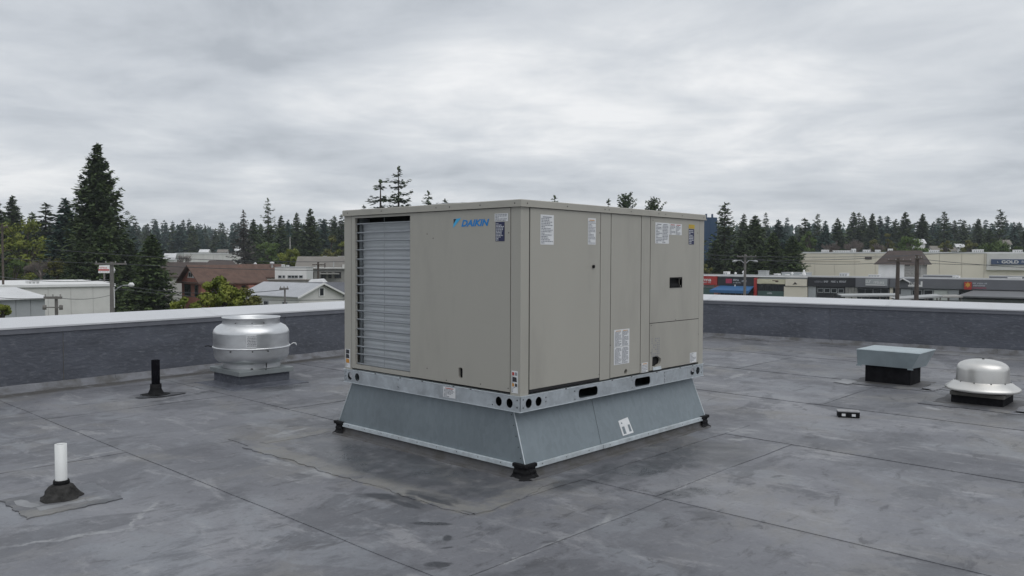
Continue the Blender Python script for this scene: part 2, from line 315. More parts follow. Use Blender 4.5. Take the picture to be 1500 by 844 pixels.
    ft = math_('MULTIPLY', mask(FOOT, 0.6, True), thr(brk, 0.30, 0.46, 0.85)); c = mix(ft, c, (0.070, 0.066, 0.060))
    t.links.new(c, b.inputs['Base Color'])
    rr = N(t, 'ShaderNodeMapRange', i_1=0.3, i_2=0.7, i_3=0.34, i_4=0.70); t.links.new(noise(1.6, 8, 0.65, 0.6), rr.inputs[0])
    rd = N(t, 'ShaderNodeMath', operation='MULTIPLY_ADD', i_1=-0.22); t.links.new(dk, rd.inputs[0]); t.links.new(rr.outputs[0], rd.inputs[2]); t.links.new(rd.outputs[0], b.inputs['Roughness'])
    b.inputs['Specular IOR Level'].default_value = 0.45
    bn = N(t, 'ShaderNodeBump', i_Strength=0.45, i_Distance=0.012); t.links.new(noise(6, 6, 0.6, 0.4), bn.inputs['Height'])
    bn2 = N(t, 'ShaderNodeBump', i_Strength=0.3, i_Distance=0.004); t.links.new(noise(60, 3), bn2.inputs['Height']); t.links.new(bn.outputs[0], bn2.inputs['Normal'])
    t.links.new(bn2.outputs[0], b.inputs['Normal'])
    return m
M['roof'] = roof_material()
def foliage(name, c0, c1, scale=0.35, orand=0.18):
    m = bpy.data.materials.new(name); m.use_nodes = True; t = m.node_tree; b = t.nodes['Principled BSDF']
    tcn = N(t, 'ShaderNodeTexCoord'); nz = N(t, 'ShaderNodeTexNoise', i_Scale=scale, i_Detail=5.0, i_Roughness=0.7); t.links.new(tcn.outputs['Object'], nz.inputs['Vector'])
    rp = ramp(t, [(0.32, c0), (0.68, c1)]); t.links.new(nz.outputs[0], rp.inputs[0])
    oi = N(t, 'ShaderNodeObjectInfo'); hs = N(t, 'ShaderNodeHueSaturation'); mr = N(t, 'ShaderNodeMapRange', i_3=1-orand, i_4=1+orand)
    t.links.new(oi.outputs['Random'], mr.inputs[0]); t.links.new(mr.outputs[0], hs.inputs['Value']); t.links.new(rp.outputs[0], hs.inputs['Color'])
    t.links.new(hs.outputs[0], b.inputs['Base Color']); b.inputs['Roughness'].default_value = 0.8; b.inputs['Specular IOR Level'].default_value = 0.2
    return m
M['needle'] = foliage('dark needles', (0.024, 0.046, 0.022), (0.104, 0.138, 0.055), 8)
M['needlebl'] = foliage('blue green and haze tinted needles', (0.028, 0.060, 0.050), (0.076, 0.128, 0.100), 7)  # spruce colour; on far conifers its blue puts distance haze into the colour
M['cedar'] = foliage('cedar sprays', (0.036, 0.068, 0.026), (0.125, 0.165, 0.060), 8)
M['deadneedle'] = foliage('grey dying needles', (0.075, 0.072, 0.064), (0.15, 0.14, 0.12), 7)
M['leafy'] = foliage('yellow green leaves', (0.080, 0.118, 0.022), (0.25, 0.265, 0.052), 0.9)
M['leafg'] = foliage('green leaves', (0.040, 0.074, 0.020), (0.105, 0.15, 0.042), 0.6)
M['leafo'] = foliage('olive leaves', (0.070, 0.082, 0.024), (0.165, 0.16, 0.048), 0.6)
M['bark'] = mat('bark', (0.07, 0.055, 0.042), 0.9, 0, 0.3, 4)
M['twig'] = mat('grey twigs', (0.20, 0.17, 0.155), 0.9, 0, 0.25, 4, orand=0.1)
def plain(name, col, rough=0.7, metal=0, var=0.08, vs_=0.8, **k):
    M[name] = mat(name, col, rough, metal, var, vs_, **k); return M[name]

# ------------------------------------------------------------------ roof deck
CORNER = Vector((9.16, 7.01))
LDIR = Vector((1, 0.0871)).normalized(); RDIR = Vector((0.1517, -1)).normalized()
def ly(x): return 6.1+0.0871*(x+1.33)               # inner face of the left parapet
def rx(y): return 9.6-0.1517*(y-4.1)                # inner face of the right parapet
L0 = Vector((-14, ly(-14))); R0 = Vector((rx(-14), -14))
deck = MB()
deck.add([(-14.3,-14.3,-0.02),(R0.x+0.2,-14.3,-0.02),(CORNER.x+0.2,CORNER.y+0.2,-0.02),(-14.3,L0.y+0.2,-0.02),
          (-14.3,-14.3,-0.4),(R0.x+0.2,-14.3,-0.4),(CORNER.x+0.2,CORNER.y+0.2,-0.4),(-14.3,L0.y+0.2,-0.4)],
         [(0,1,2,3),(7,6,5,4),(0,4,5,1),(1,5,6,2),(2,6,7,3),(3,7,4,0)])
ROOF = deck.build('roof', M['curb'], kind='structure'); ORG[ROOF] = (Vector((0,0,0)), 0)
seams_x = [-14.2, -12.4, -10.5, -8.7, -6.9, -5.1, -3.28, -1.45, 0.28, 2.17, 4.02, 5.90, 7.75, 9.55, 11.4, 12.6]
cuts = {-3.28: [2.56], -1.45: [-0.92, 4.3], 0.28: [-0.86, 3.2], 2.17: [-3.1, 3.3], 4.02: [-0.35, 3.0], 5.90: [1.5], -5.1: [0.5], 7.75: [3.9], -6.9: [1.2]}
def wav(a, b): return 0.5*math.sin(a*1.7+b)+0.3*math.sin(a*4.3+b*2.1)+0.2*math.sin(a*9.1+b*3.3)
def in_top(x): return min(ly(x)+0.03, 4.1-(x-9.6)/0.1517+0.2 if x > 9.0 else 99)
for k in range(len(seams_x)-1):
    x0, x1 = seams_x[k], seams_x[k+1]
    ys = [-14.2]+cuts.get(x0, [])+[99]
    near = x1 > -4 and x0 < 11
    for j in range(len(ys)-1):
        mb = MB(); ya, yb = ys[j], ys[j+1]
        nx = 8 if near else 3
        ytop = min(yb, max(in_top(x0), in_top(x1)))
        ny = max(2, int((ytop-ya)/(0.16 if near else 0.8)))
        vs = []; ph = k*1.3+j*2.2
        for iy in range(ny+1):
            for ix in range(nx+1):
                s = ix/nx; y = ya+(ytop-ya)*iy/ny
                x = x0+(x1-x0)*s
                if ix == 0: x += 0.0005+0.006*wav(y, k*1.7)+0.0011*wav(y*2.1, k)
                if ix == nx: x += -0.0005+0.006*wav(y, (k+1)*1.7)-0.0011*wav(y*1.3, k+5)
                yy = y
                if iy == 0 and j > 0: yy += 0.0015+0.010*wav(x*1.3, k*1.3+j*2.2)
                if iy == ny and j < len(ys)-2: yy += -0.0015+0.010*wav(x*1.3, k*1.3+(j+1)*2.2)
                yy = min(yy, in_top(x))
                z = 0.0085-0.004*s+0.0018*wav(x*3+y*1.1, ph)*(0 if ix in (0, nx) else 1)
                if iy == 0 and j > 0: z += 0.003
                vs.append((x, yy, z))
        W = nx+1
        mb.add(vs, [(iy*W+ix, iy*W+ix+1, (iy+1)*W+ix+1, (iy+1)*W+ix) for iy in range(ny) for ix in range(nx)], 0, True)
        for edge in ([iy*W for iy in range(ny+1)], [iy*W+nx for iy in range(ny+1)], list(range(W)), [ny*W+i for i in range(W)]):
            pts = [vs[i] for i in edge]; lo = [(x, y, -0.018) for x, y, z in pts]; n = len(pts)
            mb.add(pts+lo, [(i, i+1, n+i+1, n+i) for i in range(n-1)])
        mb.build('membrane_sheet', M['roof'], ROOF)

def blob(mb, cx, cy, rx_, ry_, rot, z, seed, n=40, amp=0.35, m=0):
    r_ = random.Random(seed); ph = [r_.uniform(0, 6.28) for _ in range(5)]
    pts = []
    for i in range(n):
        a = 2*math.pi*i/n
        k = 1+amp*(0.45*math.sin(2*a+ph[0])+0.3*math.sin(3*a+ph[1])+0.25*math.sin(5*a+ph[2])+0.2*math.sin(9*a+ph[3])+0.12*math.sin(15*a+ph[4]))
        x, y = rx_*k*math.cos(a), ry_*k*math.sin(a)
        pts.append((cx+x*math.cos(rot)-y*math.sin(rot), cy+x*math.sin(rot)+y*math.cos(rot), z))
    mb.add(pts+[(cx, cy, z+0.0005)], [(i, (i+1) % n, n) for i in range(n)], m)
def ribbon(pts, w, z0, th, seed, step=0.05, jit=0.026):
    """strip of membrane or silt with ragged edges along a polyline"""
    r_ = random.Random(seed); mb = MB(); A = [Vector(p) for p in pts]
    L = []; R_ = []; ph = r_.uniform(0, 6)
    for a, b in zip(A[:-1], A[1:]):
        d = (b-a); n = max(2, int(d.length/step)); t = d.normalized(); q = Vector((-t.y, t.x))
        for i in range(n+1):
            p = a+d*(i/n); s = (a-A[0]).length+d.length*i/n
            L.append(p+q*(w/2+jit*wav(s*5, ph)+r_.uniform(-1, 1)*jit*0.5)); R_.append(p-q*(w/2+jit*wav(s*4, ph+3)+r_.uniform(-1, 1)*jit*0.5))
    n = len(L)
    top = [(p.x, p.y, z0+th) for p in L]+[(p.x, p.y, z0+th) for p in R_]; bot = [(p.x, p.y, z0-0.012) for p in L]+[(p.x, p.y, z0-0.012) for p in R_]
    mb.add(top, [(n+i, n+i+1, i+1, i) for i in range(n-1)])
    mb.add(top[:n]+bot[:n], [(i, i+1, n+i+1, n+i) for i in range(n-1)]); mb.add(top[n:]+bot[n:], [(n+i, n+i+1, i+1, i) for i in range(n-1)])
    return mb
Zs = 0.0108
# membrane patch round the kerb of the unit, its silted border strips and damp stains
pm = MB(); N_ = 30
def patch_rect(x0, x1, y0, y1, z, seed):
    mb = MB(); pts = []
    for (a, b) in (((x0,y0),(x1,y0)), ((x1,y0),(x1,y1)), ((x1,y1),(x0,y1)), ((x0,y1),(x0,y0))):
        for i in range(24):
            t = i/24; pts.append((a[0]+(b[0]-a[0])*t+0.012*wav(t*14+a[1], seed), a[1]+(b[1]-a[1])*t+0.012*wav(t*13+a[0], seed+2)))
    n = len(pts); cx, cy = (x0+x1)/2, (y0+y1)/2
    mb.add([(x, y, z) for x, y in pts]+[(cx, cy, z)], [(i, (i+1) % n, n) for i in range(n)])
    mb.add([(x, y, z) for x, y in pts]+[(x, y, 0.0) for x, y in pts], [(i, n+i, n+(i+1) % n, (i+1) % n) for i in range(n)])
    return mb
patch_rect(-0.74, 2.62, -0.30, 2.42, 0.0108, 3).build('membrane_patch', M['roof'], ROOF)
ribbon([(-0.72, 2.08), (-0.70, 0.9), (-0.69, -0.30)], 0.13, Zs, 0.002, 5).build('cover_strip', M['roof'], ROOF)
ribbon([(-0.62, 2.10), (-0.30, 2.10), (-0.03, 2.13)], 0.10, Zs, 0.002, 7).build('cover_strip', M['roof'], ROOF)
ribbon([(-0.72, -0.27), (-0.35, -0.235), (0.10, -0.185)], 0.12, Zs, 0.004, 9).build('cover_strip', M['roof'], ROOF)
# ------------------------------------------------------------------ parapets
def parapet(name_label, a, b, inward, seg, lead):
    d = (b-a); L = d.length; u = d.normalized(); n = inward
    root = thing('parapet_wall', name_label, 'parapet', (a.x, a.y, 0), math.atan2(u.y, u.x))
    s = 1 if Vector((-u.y, u.x)).dot(n) > 0 else -1                # sign of local y that faces the roof
    def bx(mb, x0, x1, y0, y1, z0, z1): mb.box(x0, x1, min(y0*s, y1*s), max(y0*s, y1*s), z0, z1)
    mb = MB(); bx(mb, 0, L, -0.30, -0.012, G, 0.66); mb.build('wall_core', M['cream'], root, local=True)
    x = lead; pts = [0]
    while x < L: pts.append(x); x += seg*rnd.uniform(0.85, 1.15)
    pts.append(L)
    for x0, x1 in zip(pts[:-1], pts[1:]):
        mb = MB(); nz, nx_ = 5, max(2, int((x1-x0)/0.2)); W = nx_+1; vs = []
        for iz in range(nz+1):
            for ix in range(nx_+1):
                xx = x0+0.002+(x1-x0-0.004)*ix/nx_; vs.append((xx, s*(0.0025*wav(xx*2.2+iz*1.3, x0)+(0.004 if ix == 0 else 0)), 0.05+(0.622-0.05)*iz/nz))
        fs = [(iz*W+ix, iz*W+ix+1, (iz+1)*W+ix+1, (iz+1)*W+ix) for iz in range(nz) for ix in range(nx_)]
        mb.add(vs, fs, 0, True); mb.build('membrane_panel', M['wallmem'], root, local=True)
    x = 0
    while x < L:
        x1 = min(L, x+3.05); e = 0.0015
        mb = MB(); bx(mb, x, x1-e, -0.002, 0.016, 0.618, 0.684); mb.build('drip_edge', M['drip'], root, local=True)
        mb = MB()
        prof = [(0.026, 0.672), (0.026, 0.690), (0.016, 0.694), (-0.36, 0.772), (-0.37, 0.772), (-0.37, 0.60), (-0.355, 0.60), (-0.355, 0.755), (0.016, 0.676)]
        q = len(prof)
        mb.add([(x+e, y*s, z) for y, z in prof]+[(x1-e, y*s, z) for y, z in prof], [(i, (i+1) % q, q+(i+1) % q, q+i) for i in range(q)]+[tuple(range(q)), tuple(range(2*q-1, q-1, -1))])
        mb.build('coping_cap', M['coping'], root, local=True)
        x = x1
    mb = MB()
    for xx in [i*3.05 for i in range(1, int(L/3.05)+1)]:
        mb.add([(xx-0.03, 0.0275*s, 0.672), (xx+0.03, 0.0275*s, 0.672), (xx+0.03, 0.0275*s, 0.692), (xx-0.03, 0.0275*s, 0.692), (xx+0.03, 0.016*s, 0.6965), (xx-0.03, 0.016*s, 0.6965), (xx+0.03, -0.36*s, 0.7745), (xx-0.03, -0.36*s, 0.7745)], [(0,1,2,3), (3,2,4,5), (5,4,6,7)])
    mb.build('coping_joint', M['coping'], root, local=True, kind='stuff')
    x = 0
    while x < L:
        x1 = min(L, x+rnd.uniform(2.4, 3.4)); mb = MB(); nx_ = max(2, int((x1-x)/0.15)); vs = []
        for ix in range(nx_+1):
            xx = x+0.002+(x1-x-0.004)*ix/nx_; w = 0.008*wav(xx*3, x)
            for (y, z) in ((0.006, 0.078+w*0.5), (0.014, 0.070+w*0.5), (0.035, 0.030), (0.105+w*1.6, 0.0185), (0.108+w*1.6, -0.01)): vs.append((xx, y*s, z))
        mb.add(vs, [(i*5+j, (i+1)*5+j, (i+1)*5+j+1, i*5+j+1) for i in range(nx_) for j in range(4)], 0, True)
        mb.build('base_flashing', M['wallfoot'], root, local=True); x = x1
    return root
plain('cream', (0.45, 0.43, 0.38))
parapet('dark membrane parapet with white metal coping running behind the round fan', L0, CORNER, Vector((LDIR.y, -LDIR.x)), 2.9, 1.4)
parapet('dark membrane parapet with white metal coping running behind the hooded vent', CORNER, R0, Vector((-1, -0.15)).normalized(), 2.9, 1.9)
body = MB(); body.add([(-14.3,-14.3,G),(R0.x+0.1,-14.3,G),(CORNER.x,CORNER.y+0.1,G),(-14.3,L0.y+0.1,G),(-14.3,-14.3,-0.41),(R0.x+0.1,-14.3,-0.41),(CORNER.x,CORNER.y+0.1,-0.41),(-14.3,L0.y+0.1,-0.41)],
    [(3,2,1,0),(4,5,6,7),(0,1,5,4),(1,2,6,5),(2,3,7,6),(3,0,4,7)]); body.build('building_body', M['cream'], kind='structure')

# ------------------------------------------------------------------ packaged air conditioner
UL, UW = 2.329, 1.910
ZB, ZT, ZC, ZCT = 0.438, 0.543, 1.769, 1.813
UNIT = thing('rooftop_air_conditioner', 'large beige packaged air conditioner on a flared galvanised base in the middle of the roof', 'air conditioner', (UL/2, UW/2, ZB))
PL = lambda u, v, w: (w, u, v)                        # left face: u = y, v = z, w = depth inward
PR = lambda u, v, w: (u, w, v)                        # right face: u = x, v = z, w = depth inward
def core():
    mb = MB(); mb.box(0.16, UL-0.03, 0.03, UW-0.03, ZT+0.012, ZC-0.003); mb.box(0.032, 0.158, 0.03, 1.06, ZT+0.012, ZC-0.003); return mb
core().build('cabinet', M['dark'], UNIT)
def panelL(y0, y1, z0, z1, holes=(), name='panel', th=0.022, d=0.0):
    return plate([(y0,z0),(y1,z0),(y1,z1),(y0,z1)], list(holes), lambda u, v, w: PL(u, v, w+d), th).build(name, M['beige'], UNIT, bevel=0.002)
def panelR(x0, x1, z0, z1, holes=(), name='panel', th=0.022, d=0.0):
    return plate([(x0,z0),(x1,z0),(x1,z1),(x0,z1)], list(holes), lambda u, v, w: PR(u, v, w+d), th).build(name, M['beige'], UNIT, bevel=0.002)
g = 0.0035
# corner posts (four, L shaped)
def post(cx, cy, sx, sy, wx, wy):
    mb = MB(); t = 0.020
    def b(x0, x1, y0, y1): mb.box(min(x0,x1), max(x0,x1), min(y0,y1), max(y0,y1), ZT+0.001, ZC)
    b(cx, cx+sx*wx, cy, cy+sy*t); b(cx, cx+sx*t, cy+sy*(t+0.0002), cy+sy*wy)
    return mb.build('corner_post', M['beige'], UNIT)
post(0.001, 0.001, 1, 1, 0.080, 0.086); post(UL-0.001, 0.001, -1, 1, UL-0.001-2.254, 0.086)
post(0.001, UW-0.001, 1, -1, 0.086, UW-0.001-1.818); post(UL-0.001, UW-0.001, -1, -1, 0.086, 0.086)
# left face: coil panel with its opening, then the wide plain panel (same sheet), latch slot
panelL(0.0915, 1.090, ZT+0.018, ZC-0.007, [rrect(0.536, 0.577, 0.606, 0.678, 0.012)], 'service_panel', d=-0.001)
panelL(1.092, 1.8125, ZT+0.016, ZC-0.006, [[(1.095,0.590),(1.766,0.590),(1.766,1.746),(1.095,1.746)]], 'coil_panel', d=0.0)
mb = MB(); mb.box(0.019, 0.024, 0.533, 0.580, 0.600, 0.684); mb.box(0.012, 0.018, 0.546, 0.566, 0.615, 0.630); mb.build('latch', M['black'], UNIT)
# condenser coil: finned block, corrugated in rows
mb = MB(); zs = []; nrow = 34
for i in range(nrow*2+1):
    z = 0.575+(1.712-0.575)*i/(nrow*2); zs.append((0.070+(0.0022 if i % 2 == 0 else 0.0)+(0.0016 if i % 4 == 0 else 0), z))
mb.add([(x, y, z) for x, z in zs for y in (1.07, 1.752)], [(2*i, 2*i+1, 2*i+3, 2*i+2) for i in range(len(zs)-1)])
mb.box(0.085, 0.150, 1.07, 1.752, 0.575, 1.712); mb.build('coil', M['coil'], UNIT)
mb = MB(); mb.box(0.055, 0.15, 1.768, 1.788, 0.565, 1.745); mb.build('coil_end_plate', M['galv'], UNIT)
for i in range(17):
    z = 1.700-i*(1.700-0.602)/16*1.0
    zz = z+rnd.uniform(-0.004, 0.004)
    mb = MB(); mb.tube([(0.018, 1.766, zz), (0.012, 1.43, zz+rnd.uniform(-0.003, 0.003)), (0.018, 1.095, zz)], 0.0066, 6)
    mb.build('guard_wire', M['wire'], UNIT)
for yy in (1.43,):
    mb = MB(); mb.tube([(0.026, yy, 0.592), (0.026, yy, 1.745)], 0.0014, 5); mb.build('guard_upright', M['wire'], UNIT)
# right face doors
panelR(0.0885, 0.847, ZT+0.034, ZC-0.006, [circ(0.764, 1.379, 0.011, 10)], 'access_door', d=-0.002)
panelR(0.8545, 0.976, ZT+0.012, ZC-0.004, [], 'mullion', d=-0.001)
panelR(0.983, 1.3695, ZT+0.016, ZC-0.006, [circ(1.182, 0.586, 0.020, 14)], 'narrow_door', d=-0.001)
panelR(1.377, 1.4955, ZT+0.012, ZC-0.004, [], 'mullion', d=-0.001)
panelR(1.503, 2.248, 0.934, ZC-0.006, [rrect(1.796, 1.960, 1.212, 1.278, 0.008)], 'control_door', d=-0.001)
hole = [(1.540, 0.588), (1.612, 0.588), (1.625, 0.596), (1.655, 0.602), (1.668, 0.622), (1.664, 0.645), (1.625, 0.664), (1.600, 0.668), (1.545, 0.664)]
panelR(1.503, 2.248, ZT+0.018, 0.9285, [hole], 'lower_door', d=-0.001)
def gap_shade(face, u0, u1, z0, z1):  # black strips added in the panel gaps, painting the shade there
    mb = MB()
    if face == 'R': mb.box(u0, u1, 0.0015, 0.006, z0, z1)
    else: mb.box(0.0025, 0.007, u0, u1, z0, z1)
    mb.build('gap_shade', M['dark'], UNIT)
for u in (0.0815, 0.8475, 0.9765, 1.370, 1.496, 2.2485): gap_shade('R', u-0.0005, u+0.0065, ZT+0.014, ZC-0.004)
gap_shade('R', 1.503, 2.248, 0.9275, 0.9350); gap_shade('R', 0.0885, 0.847, ZT+0.013, ZT+0.036); gap_shade('R', 0.984, 1.369, ZT+0.013, ZT+0.017); gap_shade('R', 1.503, 2.248, ZT+0.013, ZT+0.019)
gap_shade('L', 0.0835, 0.0915, ZT+0.013, ZC-0.004); gap_shade('L', 1.8125, 1.8195, ZT+0.013, ZC-0.004)
# recessed pull handle and knock-out boxes
mb = MB()
for (x0,x1,z0,z1) in ((1.785,1.970,1.203,1.212),(1.785,1.970,1.278,1.287),(1.785,1.796,1.212,1.278),(1.960,1.970,1.212,1.278)): mb.box(x0, x1, -0.006, 0.012, z0, z1)
mb.box(1.796, 1.960, 0.024, 0.0285, 1.212, 1.278); mb.hexa([(1.80,0.004,1.214),(1.956,0.004,1.214),(1.956,0.022,1.214),(1.80,0.022,1.214)], [(1.80,0.018,1.240),(1.956,0.018,1.240),(1.956,0.022,1.240),(1.80,0.022,1.240)])
mb.build('handle', M['black'], UNIT, bevel=0.001)
mb = MB(); mb.lathe([(0.0, 0.0), (0.012, 0.0), (0.012, 0.008), (0.0, 0.009)], n=12)
mb.v = [(0.764+a, -0.004-z, 1.379+b) for a, b, z in mb.v]; mb.build('knob', M['black'], UNIT)
mb = MB(); mb.hexa([(1.545,-0.010,0.560),(1.665,-0.010,0.560),(1.665,-0.003,0.560),(1.545,-0.003,0.560)], [(1.550,-0.006,0.584),(1.660,-0.006,0.584),(1.660,-0.003,0.584),(1.550,-0.003,0.584)]); mb.build('cable_lip', M['trim'], UNIT)
# plain back faces (away from the camera)
mb = MB(); mb.box(0.09, 2.24, UW-0.022, UW-0.0005, ZT+0.016, ZC-0.006); mb.build('back_panel', M['beige'], UNIT)
mb = MB(); mb.box(UL-0.022, UL-0.0005, 0.09, 1.82, ZT+0.016, ZC-0.006); mb.build('back_panel', M['beige'], UNIT)
# top cap with folded rim, fan rings
mb = MB(); e = 0.010; t = 0.018
mb.box(-e, UL+e, -e, -e+t, ZC-0.001, ZCT-0.006); mb.box(-e, UL+e, UW+e-t, UW+e, ZC-0.001, ZCT-0.006)
mb.box(-e, -e+t, -e+t, UW+e-t, ZC-0.001, ZCT-0.006); mb.box(UL+e-t, UL+e, -e+t, UW+e-t, ZC-0.001, ZCT-0.006)
mb.hexa([(-e,-e,ZCT-0.0055),(UL+e,-e,ZCT-0.0055),(UL+e,UW+e,ZCT-0.0055),(-e,UW+e,ZCT-0.0055)], [(-e+0.004,-e+0.004,ZCT),(UL+e-0.004,-e+0.004,ZCT),(UL+e-0.004,UW+e-0.004,ZCT),(-e+0.004,UW+e-0.004,ZCT)])
TOP = mb.build('top_cap', M['beige'], UNIT)
mb = MB(); q = e+0.005
mb.box(-q, UL+q, -q, -e-0.0005, ZC-0.003, ZC+0.004); mb.box(-q, UL+q, UW+e+0.0005, UW+q, ZC-0.003, ZC+0.004); mb.box(-q, -e-0.0005, -e, UW+e, ZC-0.003, ZC+0.004); mb.box(UL+e+0.0005, UL+q, -e, UW+e, ZC-0.003, ZC+0.004)
mb.build('cap_hem', M['beige'], TOP)
for fx, fy in ((0.46, 0.90), (1.50, 1.0)):
    mb = MB(); mb.lathe([(0.34, ZCT+0.0005), (0.335, ZCT+0.012), (0.325, ZCT+0.016), (0.318, ZCT+0.012), (0.318, ZCT+0.0005)], (fx, fy), 40); mb.build('fan_ring', M['beige'], UNIT)
    mb = MB()
    for r_ in (0.08, 0.14, 0.20, 0.26, 0.31):
        mb.tube([(fx+r_*math.cos(a*math.pi/12), fy+r_*math.sin(a*math.pi/12), ZCT+0.018+0.020*(1-r_/0.32)) for a in range(25)], 0.003, 4, cap=False)
    for a in range(6): mb.tube([(fx+q*math.cos(a*math.pi/6), fy+q*math.sin(a*math.pi/6), ZCT+0.020+0.020*(1-abs(q)/0.32)) for q in (-0.32, -0.1, 0.1, 0.32)], 0.003, 4)
    mb.build('fan_guard', M['wire'], UNIT)
    mb = MB(); mb.lathe([(0, ZCT+0.003), (0.315, ZCT+0.003)], (fx, fy), 24); mb.build('fan_opening', M['dark'], UNIT)
# base rails with lightening holes and fork slots
def railL():
    c = 0.49; h = [circ(y, c, 0.0315, 20, 0.92) for y in (0.089, 0.186)]+[circ(y, c, 0.0315, 20, 0.92) for y in (1.736, 1.832)]
    h += [circ(y, z, 0.006, 8) for y, z in ((0.022,0.468),(0.022,0.516),(1.228,0.523),(1.228,0.470),(1.886,0.520),(1.886,0.488),(1.886,0.458),(0.245,0.462))]
    return plate([(0,ZB),(UW,ZB),(UW,ZT-0.004),(0,ZT-0.004)], h, lambda u, v, w: PL(u, v, w-0.006), 0.004)
def railR():
    c = 0.49; h = [circ(x, c, 0.0315, 20) for x in (0.078, 0.176)]+[circ(x, c, 0.0315, 20) for x in (2.150, 2.240)]
    h += [rrect(0.604, 0.826, 0.455, 0.521, 0.024), rrect(1.297, 1.510, 0.455, 0.521, 0.024)]
    h += [circ(x, z, 0.006, 8) for x, z in ((0.024,0.466),(0.024,0.518),(0.250,0.480),(0.250,0.508),(0.56,0.512),(0.56,0.455),(1.26,0.512),(1.26,0.455),(1.716,0.524),(1.716,0.498),(1.716,0.470),(1.72,0.450),(2.30,0.515),(2.30,0.470))]
    return plate([(0,ZB),(UL,ZB),(UL,ZT-0.004),(0,ZT-0.004)], h, lambda u, v, w: PR(u, v, w-0.006), 0.004)
railL().build('base_rail', M['galv'], UNIT); railR().build('base_rail', M['galv'], UNIT)
a = railL(); a.v = [(UL-x, y, z) for x, y, z in a.v]; a.build('base_rail', M['galv'], UNIT)
a = railR(); a.v = [(x, UW-y, z) for x, y, z in a.v]; a.build('base_rail', M['galv'], UNIT)
mb = MB()
for z0, z1 in ((ZB-0.0005, ZB+0.003), (ZT-0.0035, ZT)):
    mb.box(-0.008, 0.045, -0.008, UW+0.008, z0, z1); mb.box(UL-0.045, UL+0.008, -0.008, UW+0.008, z0, z1)
    mb.box(0.0455, UL-0.0455, -0.008, 0.045, z0, z1); mb.box(0.0455, UL-0.0455, UW-0.045, UW+0.008, z0, z1)
mb.build('rail_flange', M['trim'], UNIT)
mb = MB(); mb.box(0.047, UL-0.047, 0.047, UW-0.047, ZT-0.003, ZT+0.004); mb.build('floor_pan', M['dark'], UNIT)
# screws
mb = MB()
def scrL(y, z, d=-0.0008, r=0.006): mb.disc((d, y, z), (0,-1,0), (0,0,1), r, 8)
def scrR(x, z, d=-0.0008, r=0.006): mb.disc((x, d, z), (1,0,0), (0,0,1), r, 8)
for y in (0.045, 0.36, 0.66, 0.80, 1.42, 1.85): scrL(y, 1.789, -0.0108, 0.005)
for x in (0.05, 0.46, 0.89, 0.94, 1.22, 1.60, 1.70, 1.95, 2.30): scrR(x, 1.789, -0.0108, 0.005)
for y, z in ((0.105, 1.60), (0.905, 1.607), (0.84, 1.575), (0.905, 0.640), (0.36, 0.585), (0.70, 0.575), (0.105, 0.585)): scrL(y, z, -0.0018, 0.0045)
for x, z in ((0.84, 1.62), (0.845, 0.60), (1.88, 0.942), (1.53, 1.735), (2.215, 1.655), (1.375, 0.62), (0.98, 0.80), (2.247, 0.80), (1.52, 0.915), (1.52,0.70)): scrR(x, z, -0.0028, 0.0045)
for y in (0.45, 0.62, 0.95, 1.20, 1.50): mb.box(-0.0088, -0.006, y-0.008, y+0.008, ZT-0.0045, ZT+0.001)
for x in (0.46, 1.0, 1.25, 1.60, 1.95, 2.15): mb.box(x-0.008, x+0.008, -0.0088, -0.006, ZT-0.0045, ZT+0.001)
mb.build('screw', M['screw'], UNIT, kind='stuff')
# stickers: a thin white sheet and its print
def sticker(face, u0, u1, v0, v1, d, lines, name='sticker', base='paper', ink='ink', header=None, cols=1, seed=0, notch=None, density=0.85, lh=0.55):
    P = (lambda u, v, w: (d-w, u, v)) if face == 'L' else (lambda u, v, w: (u, d-w, v))
    mb = MB()
    if notch: outl = notch
    else: outl = [(u0,v0),(u1,v0),(u1,v1),(u0,v1)]
    mb.add([P(u, v, 0.0012) for u, v in outl], [tuple(range(len(outl)))])
    st = mb.build(name, M[base], UNIT)
    r_ = random.Random(seed); pr = MB(); hd = MB()
    W, H = u1-u0, v1-v0; mg = 0.06*W; nl = lines; step = (H*0.92)/nl
    sgn = -1 if face == 'L' else 1
    for i in range(nl):
        vt = v1-H*0.05-step*(i+0.25); vb = vt-step*lh
        for c in range(cols):
            a0 = mg+(W-2*mg)*c/cols+(0.02*W if c else 0); a1 = mg+(W-2*mg)*(c+1)/cols-(0.02*W if c < cols-1 else 0)
            if i in (0,) and header:
                q = (a0+0.12*(a1-a0), a1-0.12*(a1-a0))
                f = lambda s_: u0+s_ if sgn > 0 else u1-s_
                hd.add([P(f(q[0]), vb, 0.002), P(f(q[1]), vb, 0.002), P(f(q[1]), vt, 0.002), P(f(q[0]), vt, 0.002)], [(0,1,2,3)]); continue
            x = a0; end = a1-(r_.random()**2)*0.5*(a1-a0)
            if r_.random() > density: end = a0+0.3*(a1-a0)
            while x < end-0.004*1:
                w = min(end-x, r_.uniform(0.006, 0.022)*max(0.6, W/0.13)); f = lambda s_: u0+s_ if sgn > 0 else u1-s_
                pr.add([P(f(x), vb, 0.002), P(f(x+w), vb, 0.002), P(f(x+w), vt, 0.002), P(f(x), vt, 0.002)], [(0,1,2,3)])
                x += w+0.004
    if pr.f: pr.build('print', M[ink], st)
    if hd.f: hd.build('print', M[header], st)
    return st
dL, dR = -0.001, -0.002
sticker('L', 0.111, 0.232, 1.676, 1.728, dL, 5, seed=1, cols=1)
sticker('L', 0.141, 0.224, 1.546, 1.673, dL, 12, base='navy', ink='inkw', seed=2, density=0.9)
